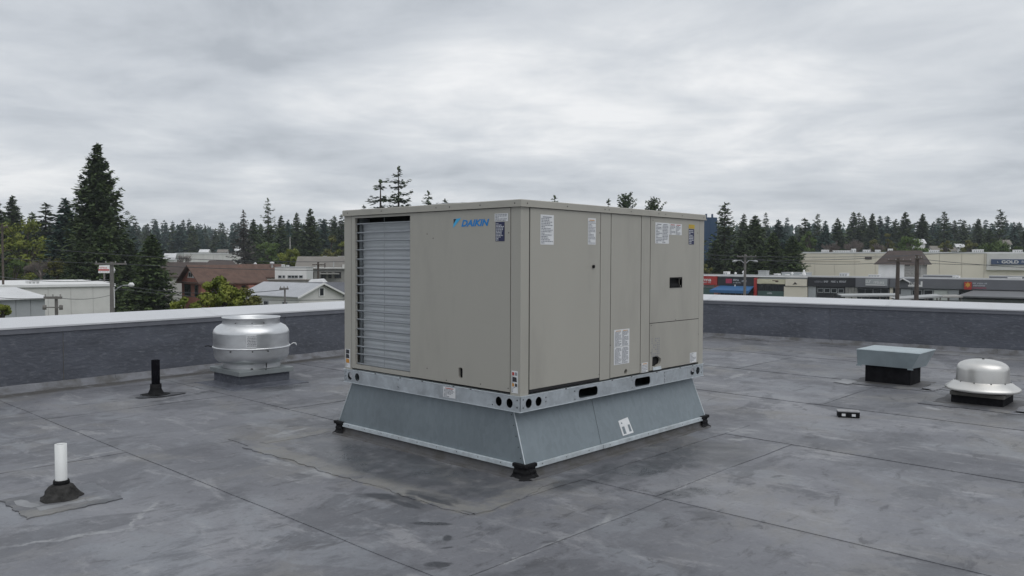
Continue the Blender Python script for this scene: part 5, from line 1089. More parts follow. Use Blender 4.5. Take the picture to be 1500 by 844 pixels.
mb = MB(); mb.add([(-w,0,0),(w,0,0),(w,4,0),(-w,4,0),(-w+0.9,0.9,zb-z4),(w-2.2,0.9,zb-z4-0.05),(w-2.2,3.1,zb-z4-0.05),(-w+0.9,3.1,zb-z4)], [(0,1,5,4),(1,2,6,5),(2,3,7,6),(3,0,4,7),(4,5,6,7)]); mb.build('hump', M['white'], t, local=True, bevel=0.1)
for i in range(3): lbox('seam_cap', 'unitgrey', t, -w+1.6+i*w*0.5, -w+1.66+i*w*0.5, 0.95, 3.05, zb-z4-0.04, zb-z4+0.02)
F5 = Fac(-70, 57, 65, 61)
SH = F5.thing('shed', 'low grey shed with a pale sloping roof before the long pale building', 'shed')
z5 = F5.xz(40, 437.5)[1]; zb5 = F5.xz(40, 420.5, 5.5)[1]
for i in range(6): lbox('wall_panel', 'greywall', SH, F5.L*i/6+0.012, F5.L*(i+1)/6-0.012, 0, 0.1, 0, z5-0.06)
lbox('wall_core', 'greywall', SH, 0, F5.L, 0.11, 6, 0, z5-0.1); lbox('sill_strip', 'roofwhite', SH, 0, F5.L, -0.1, -0.002, 0.5, 0.75)
mb = MB(); mb.hexa([(-0.2,-0.35,z5-0.05),(F5.L+0.35,-0.35,z5-0.05),(F5.L-0.7,6,zb5-0.08),(-0.2,6,zb5-0.08)], [(-0.2,-0.35,z5+0.04),(F5.L+0.35,-0.35,z5+0.04),(F5.L-0.7,6,zb5),(-0.2,6,zb5)]); mb.build('roof', M['roofwhite'], SH, local=True)
pz = XY(152.5, 84); zs = Zat(152, 400, 84)-G
t = thing('shop_sign', 'red and white sign board on a post beside the grey utility pole', 'sign', (pz.x, pz.y, G), math.atan2(Lat.y, Lat.x)); k = 84/FPX
mb = MB(); mb.tube([(0,0,0), (0,0,zs)], 0.09, 8); mb.build('post', M['polegrey'], t, local=True)
mb = MB(); mb.add([(-8*k,-0.12,zs),(14*k,-0.12,zs),(15.5*k,-0.12,zs+4*k),(14*k,-0.12,zs+8*k),(8*k,-0.12,zs+11.5*k),(-6.5*k,-0.12,zs+11*k)]+[(-8*k,0.12,zs),(14*k,0.12,zs),(15.5*k,0.12,zs+4*k),(14*k,0.12,zs+8*k),(8*k,0.12,zs+11.5*k),(-6.5*k,0.12,zs+11*k)], [(0,1,2,3,4,5),(11,10,9,8,7,6)]+[(i,i+6,(i+1)%6+6,(i+1)%6) for i in range(6)]); bd = mb.build('board', M['white'], t, local=True)
lbox('red_field', 'signred', bd, -7.6*k, 8.2*k, -0.14, -0.121, zs+3.4*k, zs+5.6*k); wordbars(bd, -6*k, 7*k, zs+6.2*k, zs+9.5*k, -0.13, 'signred', 41); wordbars(bd, -6*k, 7*k, zs+0.8*k, zs+2.6*k, -0.13, 'ink', 42)
# ---------------------------------------------------------------- houses on the left
def house(px, D, ang, Lr, Wd, z_ridge, z_eave, label, roof, wall, gable=None, ov=0.4, hip=0.0, name='house', cat='house'):
    """ridge starts above (px, D) and runs Lr metres at ang degrees from the picture's right hand direction; world heights"""
    p = XY(px, D); d = Lat*math.cos(R(ang))+Fh*math.sin(R(ang)); rot = math.atan2(d.y, d.x)
    t = thing(name, label, cat, (p.x, p.y, G), rot); zr, ze = z_ridge-G, z_eave-G; h = Wd/2
    mb = MB(); mb.box(0, Lr, -h, h, 0, ze-0.001); mb.build('wall', M[wall], t, local=True)
    if not hip:
        mb = MB(); mb.add([(0,-h,ze),(0,h,ze),(0,0,zr-0.08),(Lr,-h,ze),(Lr,h,ze),(Lr,0,zr-0.08)], [(0,2,1),(3,4,5),(0,3,5,2),(1,2,5,4)]); mb.build('gable', M[gable or wall], t, local=True)
    sl_ = (zr-ze)/h
    for s in (-1, 1):
        mb = MB(); e0, e1 = -ov, Lr+ov; zo = ze-ov*sl_; pts = [(e0, s*(h+ov), zo), (e1, s*(h+ov), zo), (e1-hip, 0, zr), (e0+hip, 0, zr)]
        th = 0.14; mb.add(pts+[(x, y, z+th) for x, y, z in pts], [(3,2,1,0) if s < 0 else (0,1,2,3), (4,5,6,7) if s < 0 else (7,6,5,4), (0,1,5,4), (1,2,6,5), (2,3,7,6), (3,0,4,7)])
        rf = mb.build('roof', M[roof], t, local=True)
    if hip:
        for xe, xr in ((-ov, -ov+hip), (Lr+ov, Lr+ov-hip)):
            mb = MB(); mb.add([(xe,-h-ov,ze-ov*sl_+0.14),(xe,h+ov,ze-ov*sl_+0.14),(xr,0,zr+0.14)], [(0,1,2)] if xe > 0 else [(1,0,2)]); mb.build('roof', M[roof], t, local=True)
    return t, zr, ze, h
def gwin(t, x, y0, y1, z0, z1, frame='white'):                     # window on the gable end at local x = 0 side
    mb = MB(); mb.box(x-0.07, x-0.01, y0-0.08, y1+0.08, z0-0.08, z1+0.08); w = mb.build('window', M[frame], t, local=True)
    mb = MB(); n = max(1, int((y1-y0)/0.45))
    for i in range(n): a = y0+(y1-y0)*(i+0.1)/n; mb.box(x-0.09, x-0.071, a, y0+(y1-y0)*(i+0.9)/n, z0, z1)
    mb.build('pane', M['glass'], w, local=True, kind='stuff' if n > 1 else None)
def fwin(t, x0, x1, z0, z1, y, frame='white', cols=2): return window(t, x0, x1, z0, z1, y, frame, cols)
t, zr, ze, h = house(280, 93, 44, 7.4, 5.6, 0.48, -1.25, 'red brick house with a brown gabled roof behind the leafy tree', 'brownroof', 'brick', 'brick', 0.55)
mb = MB(); mb.add([(-0.02,-1.1,ze+0.35),(-0.02,1.1,ze+0.35),(-0.02,0.75,ze+0.95),(-0.02,0,zr-0.35),(-0.02,-0.75,ze+0.95)], [(0,4,3,2,1)]); mb.build('gable_board', M['white'], t, local=True); gwin(t, -0.03, -0.55, 0.55, ze+0.48, ze+0.98, 'wwall')
mb = MB(); mb.box(-0.6, -0.02, -h-0.5, h+0.5, ze-0.25, ze-0.1); mb.build('eave_shelf', M['brownroof'], t, local=True)
gwin(t, 0, -1.9, -1.1, ze-1.7, ze-0.5, 'wood'); gwin(t, 0, 0.2, 1.8, ze-1.7, ze-0.5, 'wood')
for xx in (1.2, 3.0, 4.8): fwin(t, xx, xx+0.9, ze-1.9, ze-0.6, -h, 'wood', 1)
lbox('porch_wall', 'brick', t, 5.2, 6.9, -h-1.0, -h-0.02, 0, ze-0.5); lbox('chimney', 'brick', t, 5.5, 6.0, -0.3, 0.3, zr-0.4, zr+0.0)
t, zr, ze, h = house(300, 112, 22, 4.2, 8, 0.95, -0.1, 'dark brown hipped roof house behind the red brick house', 'darkbrownroof', 'brick', None, 0.4, 1.0); lbox('chimney', 'wwall', t, 0.4, 0.75, 0.0, 0.4, zr+0.0, zr+0.55)
t, zr, ze, h = house(238, 118, 26, 6.4, 8, 0.65, -1.2, 'dark roofed house half hidden behind the rounded dark conifer', 'darkbrownroof', 'wwall', None, 0.4)
t, zr, ze, h = house(334, 112, 14, 7.2, 6.4, 0.45, -1.15, 'white walled house with a long brown roof left of the white flat building', 'brownroof', 'wwall', None, 0.35)
fwin(t, 4.0, 4.35, ze-1.0, ze-0.25, -h, 'greywall', 1); fwin(t, 1.4, 2.2, ze-1.3, ze-0.4, -h, 'white', 1)
mb = MB(); mb.lathe([(0.18, zr-0.5), (0.14, zr+0.15), (0.3, zr+0.16), (0.3, zr+0.4), (0.0, zr+0.5)], (5.9, -0.8), 10); mb.build('roof_vent', M['roofwhite'], t, local=True)
mb = MB(); mb.lathe([(0.2, zr-0.2), (0.2, zr+0.25), (0.0, zr+0.4)], (3.6, 0.2), 10); mb.build('roof_vent', M['roofwhite'], t, local=True)
F6 = Fac(402.5, 104, 449, 104.5); t = F6.thing('flat_building', 'white flat roofed building with small dark windows right of the long brown roof', 'building'); z6 = F6.xz(425, 391.5)[1]
lbox('wall', 'white', t, 0, F6.L, 0, 7, 0, z6-0.08); lbox('roof_edge', 'unitgrey', t, -0.05, F6.L+0.05, -0.05, 7.05, z6-0.079, z6)
for a, b in ((408, 412), (414.5, 417), (422, 436), (438.5, 443)): x0, x1, za, zb = F6.rect(a, b, 404, 407); fwin(t, x0, x1, za, zb, 0, 'greywall', 3 if b-a > 8 else 1)
lbox('lean_to', 'stone', t, -1.5, F6.L+0.5, -2.5, -0.01, 0, F6.xz(425, 409)[1]-0.12); lbox('lean_to_roof', 'greyroof', t, -1.6, F6.L+0.6, -2.6, -0.01, F6.xz(425, 409)[1]-0.119, F6.xz(425, 409)[1])
for a, b, c, lb in ((412, 416.5, 387.5, 'round white vent box on the white flat building'), (418.5, 423, 388.5, 'second small pale box on the white flat building')): rooftop_unit(F6, a, b, c, 392, 3, lb, 'white', 0.5)
t, zr, ze, h = house(440, 158, 10, 14, 12, 1.65, -0.2, 'wide grey brown roofed building behind the crooked pole', 'greyroof', 'stone', None, 0.5, name='building', cat='building')
for i in range(7): fwin(t, 0.6+i*1.9, 1.7+i*1.9, ze-1.9, ze-0.5, -h, 'wwall', 1)
for a, b, c, lb in ((474, 478, 374.5, 'round white unit on the grey brown roof'), (496, 510, 375.5, 'long white unit at the right on the grey brown roof')):
    p = XY((a+b)/2, 163); w = (b-a)/2*163/FPX; z_ = Zat(480, 378, 163)
    q = thing('rooftop_unit', lb, 'rooftop unit', (p.x, p.y, z_-0.4), math.atan2(Lat.y, Lat.x)); lbox('casing', 'white', q, -w, w, -0.6, 0.6, 0, 0.75); lbox('lid', 'unitgrey', q, -w-0.03, w+0.03, -0.63, 0.63, 0.751, 0.83)
F7 = Fac(452, 122, 512, 123); t = F7.thing('annex', 'cluttered grey low annex with dark openings beside the white flat building', 'building'); z7 = F7.xz(480, 392.5)[1]
lbox('wall', 'stone', t, 0, F7.L, 0, 5, 0, z7-0.1); lbox('roof', 'wwall', t, -0.2, F7.L+0.2, -0.6, 5.2, z7-0.099, z7)
for a, b in ((451.5, 460), (470, 478), (480.5, 486), (490, 500)): x0, x1, za, zb = F7.rect(a, b, 399, 407.5); fwin(t, x0+0.05, x1-0.05, za, zb, 0, 'greyroof', 1)
lbox('awning', 'stone', t, F7.L*0.28, F7.L*0.75, -1.6, -0.01, z7-0.95, z7-0.8); lbox('roof_box', 'wwall', t, F7.L*0.82, F7.L, -0.5, 2, z7+0.001, z7+0.5)
for i in range(4): lbox('pipe_stack', 'darkbrownroof' if i % 2 else 'unitgrey', t, 1.0+i*1.3, 1.15+i*1.3, 0.5, 0.65, z7+0.001, z7+0.5+0.25*(i % 3))
# white gabled house near the parapet
p = XY(437, 70); pd = (-0.8, 0.6)
d = Lat*pd[0]+Fh*pd[1]; rot = math.atan2(d.y, d.x); zG = Zat(437, 434, 70)-G; zA = Zat(468, 416.3, 72)-G
gr = (Lat*0.6+Fh*0.8).xy; c0 = p+gr*2.5
WH = thing('house', 'small white gabled house with a pale grey metal roof just beyond the left parapet', 'house', (c0.x, c0.y, G), rot); Lh, hh = 8.0, 2.5
mb = MB(); mb.box(0, Lh, -hh, hh, 0, zG-0.001); mb.build('wall', M['wwall'], WH, local=True)
mb = MB(); mb.add([(0,-hh,zG),(0,hh,zG),(0,0,zA-0.06),(Lh,-hh,zG),(Lh,hh,zG),(Lh,0,zA-0.06)], [(0,2,1),(3,4,5),(0,3,5,2),(1,2,5,4)]); mb.build('gable', M['wwall'], WH, local=True)
sl_ = (zA-zG)/hh
for s in (-1, 1):
    npn = 8
    for i in range(npn):
        xa, xb = -0.35+(Lh+0.7)*i/npn+0.008, -0.35+(Lh+0.7)*(i+1)/npn-0.008; yo = s*(hh+0.3); zo = zG-0.3*sl_
        mb = MB(); pts = [(xa, yo, zo), (xb, yo, zo), (xb, 0, zA), (xa, 0, zA)]; mb.add(pts+[(x, y, z+0.07) for x, y, z in pts], [(3,2,1,0), (4,5,6,7), (0,1,5,4), (1,2,6,5), (2,3,7,6), (3,0,4,7)]); mb.build('roof_panel', M['metalroof'], WH, local=True)
    mb = MB(); pts = [(-0.42, s*(hh+0.35), zG-0.3*sl_-0.1), (-0.36, s*(hh+0.35), zG-0.3*sl_-0.1), (-0.36, 0, zA-0.02), (-0.42, 0, zA-0.02)]; mb.add(pts+[(x, y, z+0.16) for x, y, z in pts], [(3,2,1,0), (4,5,6,7), (0,1,5,4), (1,2,6,5), (2,3,7,6), (3,0,4,7)]); mb.build('barge_board', M['white'], WH, local=True)
gwin(WH, 0, -0.25, 0.25, zG-0.02, zG+0.62, 'white'); mb = MB(); mb.box(-0.05, -0.002, -hh, hh, zG-0.75, zG-0.65); mb.build('trim_board', M['roofwhite'], WH, local=True)
sgn_ = 1 if gr.dot(Vector((-math.sin(rot), math.cos(rot)))) < 0 else -1
for xx in (1.5, 4.2, 6.2):
    mb = MB(); mb.box(xx, xx+0.7, min(sgn_*hh, sgn_*(hh+0.05)), max(sgn_*hh, sgn_*(hh+0.05)), zG-1.3, zG-0.55); w = mb.build('window', M['greywall'], WH, local=True)
    mb = MB(); mb.box(xx+0.08, xx+0.62, min(sgn_*(hh+0.051), sgn_*(hh+0.07)), max(sgn_*(hh+0.051), sgn_*(hh+0.07)), zG-1.24, zG-0.6); mb.build('pane', M['glass'], w, local=True)
t, zr, ze, h = house(455, 84, 8, 9, 6.5, Zat(480, 415.5, 84), Zat(480, 433, 81), 'white house with a charcoal roof right of the small gabled house', 'charroof', 'wwall', None, 0.3)
p = XY(467, 92); q = thing('rooftop_unit', 'pale humped roof cover behind the small gabled house', 'roof cover', (p.x, p.y, Zat(467, 414, 92)-0.4), math.atan2(Lat.y, Lat.x))
mb = MB(); mb.hexa([(-1.3,-1,0),(1.2,-1,0),(1.2,1,0),(-1.3,1,0)], [(-0.9,-0.6,0.75),(0.5,-0.6,0.85),(0.5,0.6,0.85),(-0.9,0.6,0.75)]); mb.build('cover', M['roofwhite'], q, local=True, bevel=0.1); lbox('curb', 'unitgrey', q, -1.4, 1.3, -1.1, 1.1, -1.5, -0.002)
F8 = Fac(270, 215, 354, 222); t = F8.thing('warehouse', 'long pale warehouse before the distant conifers at left', 'warehouse'); z8 = F8.xz(310, 370.5)[1]
for i in range(6): lbox('wall_panel', 'wwall', t, F8.L*i/6+0.02, F8.L*(i+1)/6-0.02, 0, 0.2, 0, z8-0.3)
lbox('wall_core', 'wwall', t, 0, F8.L, 0.21, 22, 0, z8-0.35); lbox('roof_edge', 'roofwhite', t, -0.1, F8.L+0.1, -0.1, 22, z8-0.299, z8)
for i, (px, D, w, py0, py1, lb) in enumerate(((300, 270, 12, 366, 372, 'tiny white house left of two beyond the pale warehouse'), (327, 280, 13, 366, 372, 'tiny white house right of two beyond the pale warehouse'), (352, 275, 12, 362, 370, 'tiny white house behind the grey dying conifer'), (1369, 235, 14, 361, 369, 'small house with a pale roof right of the twin wooden poles, beyond the tan store'), (1404, 260, 12, 358, 365, 'small pale house second from left beyond the tan store'), (1393, 250, 10, 363, 370, 'small pale house under a dark conifer beyond the tan store'), (1345, 240, 14, 351, 360, 'small pale roofed house left among the trees beyond the tan store'), (1470, 230, 14, 352, 362, 'small pale house at the right beyond the tan store'), (250, 190, 14, 372, 384, 'small pale house hidden left of the pale warehouse'))):
    Lr = w*D/FPX; house(px-w/2, D, 3, Lr, Lr*0.8, Zat(px, py0, D), Zat(px, py0*0.45+py1*0.55, D), lb, 'roofwhite' if i % 2 == 0 else 'greyroof', 'white', None, 0.3)
# blue tower behind the right conifer
F9 = Fac(1018, 236, 1050, 238); t = F9.thing('storage_tower', 'dark blue boxy tower rising between the beige unit and the tall conifer', 'tower'); z9 = F9.xz(1040, 318.5)[1]; L9 = F9.L
for i in range(3): lbox('wall_panel', 'tankblue', t, L9*i/3+0.03, L9*(i+1)/3-0.03, 0, 0.2, 0, z9)
lbox('core', 'tankblue', t, 0.05, L9-0.05, 0.21, 6.5, 0, z9-0.05)
for a in (0.12, 0.35, 0.62, 0.9): lbox('roof_post', 'tankblue', t, L9*a-0.2, L9*a+0.2, 1.5, 1.9, z9-0.04, z9+0.7+(0.4 if a in (0.62, 0.9) else 0))

# ================================================================== trees
def conifer_mesh(name, seed, prof, nwh=46, per=7, spray=9, droop=0.18, tip=0.10, irregular=0.25, gaps=0.05, leafm='needle', q=1.0, aspect=1.0):
    """unit-height conifer as (trunk mesh, crown mesh): whorls of boughs carrying many small needle sprays"""
    r_ = random.Random(seed); V = []; Fc = []
    def tri_spray(p, d, up, l, w):
        s = d.cross(up).normalized(); b = len(V)
        V.extend([p-s*w*0.5, p+s*w*0.5, p+d*l*0.7+s*w*0.42-up*l*0.06, p+d*l, p+d*l*0.7-s*w*0.42-up*l*0.06]); Fc.append((b, b+1, b+2, b+3, b+4))
    for i in range(nwh):
        t = (i+0.5)/nwh; z = 1-t*0.985*(1-0.03)
        z = 1-(t**0.92)*0.97
        rr = prof(1-z)
        if rr <= 0: continue
        k = max(3, int(per*(0.55+0.6*min(1, rr/0.16))))
        a0 = r_.uniform(0, 6.28); wh = r_.uniform(1-irregular, 1+irregular*0.7)
        for j in range(k):
            if r_.random() < gaps: continue
            a = a0+2*math.pi*j/k+r_.uniform(-0.35, 0.35); ln = rr*wh*r_.uniform(1-irregular, 1+irregular)
            dr = droop*r_.uniform(0.6, 1.4)
            base = Vector((0, 0, z+r_.uniform(-0.5, 0.5)/nwh)); hd = Vector((math.cos(a), math.sin(a), 0)); n = max(3, int(spray*min(1.0, 0.4+ln/0.14)))
            for s_ in range(n):
                u = (s_+0.6)/n
                zz = -dr*ln*math.sin(u*math.pi*0.62)*1.2+tip*ln*max(0, u-0.5)*2
                p = base+hd*(ln*u)+Vector((0, 0, zz)); sd = Vector((-hd.y, hd.x, 0))
                sz = (0.016+0.030*(1-0.55*u))*q*(0.55+0.5*min(1, ln/0.12))
                for side in (-1, 1):
                    d = (hd*r_.uniform(0.5, 1.0)+sd*side*r_.uniform(0.35, 1.0)+Vector((0, 0, r_.uniform(-0.55, 0.25)))).normalized()
                    up = (Vector((0, 0, 1))+Vector((r_.uniform(-0.7, 0.7), r_.uniform(-0.7, 0.7), 0))).normalized()
                    tri_spray(p+Vector((r_.uniform(-1, 1), r_.uniform(-1, 1), r_.uniform(-1, 1)))*0.006, d, up, sz*r_.uniform(0.8, 1.5), sz*0.62)
            tri_spray(base+hd*ln*0.86+Vector((0,0,-dr*ln*0.9+tip*ln*0.8)), (hd+Vector((0,0,tip*1.5))).normalized(), Vector((0,0,1)), ln*0.18+0.008, 0.016*q)
    for i in range(8):
        a = r_.uniform(0, 6.28); tri_spray(Vector((0, 0, 0.965+0.004*i)), Vector((math.cos(a)*0.35, math.sin(a)*0.35, 0.8)).normalized(), Vector((math.sin(a), -math.cos(a), 0.2)).normalized(), 0.022, 0.010)
    cm = bpy.data.meshes.new(name); cm.from_pydata([tuple(v) for v in V], [], Fc); cm.materials.append(M[leafm]); cm.update()
    tb = MB(); tb.tube([(0,0,-0.02), (0,0,0.3), (0,0,0.7), (0,0,0.99)], [0.016, 0.012, 0.006, 0.0012], 7)
    tm = bpy.data.meshes.new(name+'_trunk'); tm.from_pydata(tb.v, [], tb.f); tm.materials.append(M['bark']); tm.update()
    return tm, cm
def pr(*k):                                           # profile from (t from top, radius) pairs
    def f(t):
        for (t0, r0), (t1, r1) in zip(k[:-1], k[1:]):
            if t <= t1: return r0+(r1-r0)*(t-t0)/(t1-t0)
        return k[-1][1]
    return f
P_hero = pr((0, 0.008), (0.05, 0.03), (0.12, 0.062), (0.30, 0.115), (0.5, 0.155), (0.7, 0.205), (0.9, 0.235), (1, 0.16))
P_spruce = pr((0, 0.008), (0.12, 0.05), (0.45, 0.135), (0.8, 0.20), (0.93, 0.20), (1, 0.13))
P_fir = pr((0, 0.006), (0.1, 0.045), (0.25, 0.09), (0.5, 0.145), (0.85, 0.19), (1, 0.12))
P_thin = pr((0, 0.006), (0.1, 0.04), (0.3, 0.075), (0.6, 0.10), (0.9, 0.12), (1, 0.06))
P_wide = pr((0, 0.02), (0.08, 0.075), (0.3, 0.17), (0.6, 0.25), (0.88, 0.29), (1, 0.20))
P_tower = pr((0, 0.02), (0.06, 0.045), (0.15, 0.06), (0.30, 0.075), (0.36, 0.11), (0.6, 0.19), (0.85, 0.24), (1, 0.16))
P_pine = pr((0, 0.04), (0.06, 0.09), (0.16, 0.14), (0.3, 0.16), (0.5, 0.14), (0.62, 0.06), (0.7, 0.03), (1, 0.02))
CON = {
 'hero': conifer_mesh('spruce', 5, P_hero, 62, 9, 16, 0.24, 0.36, 0.19, 0.06, 'needle', 0.74),
 'spruce': conifer_mesh('spruce', 7, P_spruce, 50, 8, 10, 0.22, 0.18, 0.25, 0.05),
 'blue': conifer_mesh('spruce', 8, P_fir, 50, 8, 10, 0.20, 0.22, 0.22, 0.05, 'needlebl'),
 'fir': conifer_mesh('fir', 9, P_fir, 44, 8, 8, 0.12, 0.10, 0.28, 0.06), 'fir2': conifer_mesh('fir', 19, P_fir, 40, 8, 8, 0.20, 0.12, 0.35, 0.10, 'needlebl', 1.1),
 'thin': conifer_mesh('fir', 10, P_thin, 40, 7, 6, 0.25, 0.10, 0.35, 0.10), 'tiers': conifer_mesh('fir', 11, P_tower, 26, 8, 8, 0.02, 0.30, 0.30, 0.10, 'needle', 0.9),
 'ragged': conifer_mesh('spruce', 12, P_thin, 22, 6, 9, 0.22, 0.45, 0.50, 0.14, 'needle', 0.8), 'ragged2': conifer_mesh('spruce', 16, P_spruce, 26, 6, 9, 0.20, 0.42, 0.45, 0.16, 'needle', 0.72),
 'dead': conifer_mesh('spruce', 13, P_fir, 36, 7, 8, 0.25, 0.10, 0.35, 0.16, 'deadneedle', 0.8), 'cedar': conifer_mesh('cedar', 14, P_wide, 46, 9, 11, 0.30, 0.05, 0.22, 0.04, 'cedar', 1.1),
 'widedark': conifer_mesh('fir', 15, P_wide, 46, 9, 11, 0.25, 0.20, 0.25, 0.06, 'needle', 1.0), 'pine': conifer_mesh('pine', 17, P_pine, 24, 9, 9, -0.3, 0.25, 0.35, 0.12, 'needle', 0.95),
 'far1': conifer_mesh('fir', 21, P_fir, 28, 8, 6, 0.2, 0.1, 0.22, 0.04, 'needle', 1.5), 'far2': conifer_mesh('fir', 22, P_fir, 28, 8, 5, 0.15, 0.1, 0.3, 0.06, 'needlebl', 1.5), 'far3': conifer_mesh('fir', 23, P_spruce, 28, 8, 6, 0.2, 0.12, 0.25, 0.05, 'needlebl', 1.5), 'far4': conifer_mesh('fir', 24, P_fir, 20, 6, 5, 0.05, 0.2, 0.45, 0.12, 'needle', 1.5)}
def conifer(px, py, D, kind, label, wid=1.0, group=None, name='conifer_tree', parts=True):
    p = XY(px, D); h = Zat(px, py, D)-G
    tm, cm = CON[kind]; rz = rnd.uniform(0, 6.28)
    t = bpy.data.objects.new(name, None if parts else cm); COL.objects.link(t); t.location = (p.x, p.y, G); t.rotation_euler = (0, 0, rz); t.scale = (h*wid, h*wid, h)
    if parts:
        for nm, me in (('trunk', tm), ('crown', cm)):
            o = bpy.data.objects.new(nm, me); COL.objects.link(o); o.parent = t
    return setp(t, label, 'tree', group)
E3 = 'tree'
C_ = conifer
C_(145, 211, 108, 'hero', 'tallest dense spruce, standing alone above the left skyline', 0.98)
C_(97, 291, 120, 'blue', 'blue green spruce just left of the tallest spruce', 1.25); C_(222, 343, 92, 'cedar', 'rounded dark green conifer right of the lamp pole', 1.05)
C_(20, 287, 165, 'spruce', 'dark spruce rising behind the yellow green tree at far left', 1.1); C_(-4, 293, 150, 'spruce', 'spruce cut by the left picture edge', 1.2); C_(68, 298, 170, 'thin', 'narrow reddish dark conifer between the far left spruces', 1.9)
C_(48, 311, 260, 'far1', 'small distant conifer tip left of the narrow conifer', 1.0); C_(150, 330, 100, 'cedar', 'low bushy conifer at the foot of the tallest spruce', 0.95); C_(120, 350, 98, 'widedark', 'low dark conifer hidden beside the foot of the tallest spruce', 1.0); C_(-6, 372, 92, 'widedark', 'low dark conifer behind the pole at the left edge', 1.0); C_(190, 352, 110, 'widedark', 'low dark conifer between the tallest spruce and the rounded one', 1.0)
C_(357, 308, 190, 'dead', 'grey dying conifer behind the warehouse', 1.05); C_(393, 291, 195, 'ragged2', 'tall ragged dark spruce right of the grey dying conifer', 1.15); C_(372, 322, 230, 'fir', 'conifer between the grey dying one and the ragged spruce', 1.0)
C_(412, 316, 225, 'fir', 'conifer just right of the ragged spruce', 0.9); C_(422, 322, 260, 'fir2', 'conifer behind the thin pale pole', 0.9); C_(435, 312, 230, 'fir', 'tall conifer left of the broad dark fir', 0.85); C_(455, 306, 205, 'spruce', 'broad dark fir with a sharp top left of the beige unit', 1.05); C_(474, 321, 250, 'fir2', 'conifer right of the broad dark fir', 1.0); C_(490, 317, 260, 'fir', 'conifer second from the beige unit on its left', 0.95); C_(500, 315, 240, 'thin', 'conifer nearest the beige unit on its left', 1.1)
C_(557.5, 264, 150, 'ragged', 'shorter of two sparse spruces peeking over the beige unit', 1.9); C_(584, 244.5, 152, 'ragged2', 'taller of two sparse spruces peeking over the beige unit', 1.35); C_(627.5, 280.5, 165, 'ragged2', 'spruce tip peeking over the beige unit left of its blue lettering', 1.5)
C_(651.5, 292, 210, 'thin', 'tiny conifer tip above the blue lettering of the unit', 1.0); C_(533, 301, 240, 'thin', 'tiny conifer tip above the coil end of the unit', 1.0); C_(812, 287, 190, 'ragged2', 'small conifer tip over the middle of the unit roof', 1.6); C_(891, 292, 190, 'thin', 'narrow conifer tip left of the two bushy pines', 0.9)
C_(916, 286.5, 150, 'pine', 'left of two bushy pines peeking over the unit', 0.62); C_(956.5, 293.5, 152, 'pine', 'right of two bushy pines peeking over the unit', 0.62)
C_(1061, 297.5, 175, 'tiers', 'tall dark conifer with a rounded ragged head right of the beige unit', 1.25); C_(1105, 316, 165, 'widedark', 'broad dark conifer second right of the beige unit', 0.95); C_(1089, 314, 230, 'fir', 'conifer tip behind, between the two big dark conifers', 0.9); C_(1121, 312, 330, 'thin', 'thin distant conifer with a tiered tip right of the broad dark one', 1.0)
C_(1140, 322, 210, 'fir2', 'conifer behind the cedar clump', 1.2); C_(1132, 340, 145, 'cedar', 'left cedar of the clump before the tan store', 0.95); C_(1160, 345, 140, 'cedar', 'right cedar of the clump before the tan store', 1.05); C_(1085, 350, 150, 'widedark', 'low dark conifer behind the twin lamp pole', 1.1); C_(1048, 352, 150, 'widedark', 'low dark conifer at the corner of the beige unit', 1.0); C_(1112, 362, 142, 'cedar', 'lowest cedar of the clump behind the shops', 1.2)
C_(1178, 320, 260, 'far1', 'conifer left over the tan store, before a thin tiered one', 1.1); C_(1197, 314, 250, 'tiers', 'thin tiered conifer over the left end of the tan store', 0.85); C_(1208, 324, 245, 'fir2', 'conifer behind the pale bare tree, left', 1.0); C_(1226, 320, 250, 'fir', 'dark conifer just left of the big bare tree', 1.1)
for i, (px, py, D, kd, w, lb) in enumerate(((1249, 311, 300, 'fir', 1.0, 'left of three tall conifers behind the big bare tree'), (1257, 312, 305, 'thin', 1.3, 'middle of three tall conifers behind the big bare tree'), (1264, 317, 300, 'fir', 0.9, 'right of three tall conifers behind the big bare tree'), (1277, 313, 290, 'spruce', 0.95, 'tall conifer above the left slope of the brown roof'), (1288, 317, 310, 'fir2', 1.0, 'conifer directly left of the brown roof ridge'), (1299, 317, 320, 'far3', 1.0, 'bluish conifer above the brown roof'), (1311, 321, 310, 'fir', 0.8, 'slim conifer above the brown roof ridge'), (1325, 311, 260, 'spruce', 1.15, 'large dark conifer above the two wooden poles'), (1350.5, 313.5, 265, 'spruce', 1.0, 'large dark conifer right of the two wooden poles'), (1382, 310.5, 255, 'tiers', 1.0, 'left of two conifers with open tiered tops, above the tan store'), (1463.5, 307.5, 250, 'tiers', 1.0, 'right of two conifers with open tiered tops, above the tan store'), (1411, 323, 300, 'fir', 1.0, 'dark conifer over the grey sign, left of a pair'), (1432, 321, 285, 'spruce', 1.0, 'dark conifer over the red sign box'), (1447, 336, 240, 'fir', 1.2, 'lower conifer right of the one over the red sign box'), (1484, 326, 270, 'fir2', 1.0, 'conifer left of the right picture edge'), (1502, 330, 250, 'spruce', 1.1, 'conifer cut by the right picture edge'), (1366, 325, 330, 'fir2', 0.9, 'conifer left of the first open tiered one'), (1397, 323, 330, 'fir', 0.9, 'conifer right of the first open tiered one'))):
    C_(px, py, D, kd, lb, w)
for i, (px, py, D, kd, w) in enumerate(((600, 330, 200, 'spruce', 1.1), (645, 326, 215, 'fir', 1.0), (690, 334, 190, 'cedar', 1.1), (735, 328, 220, 'fir2', 1.0), (780, 336, 200, 'widedark', 1.0), (830, 330, 210, 'spruce', 1.0), (875, 338, 185, 'cedar', 1.1), (940, 330, 205, 'widedark', 1.0), (985, 334, 190, 'spruce', 1.1))):
    C_(px, py, D, kd, 'dark conifer standing out of sight behind the beige unit', w, 'conifers behind the beige unit')
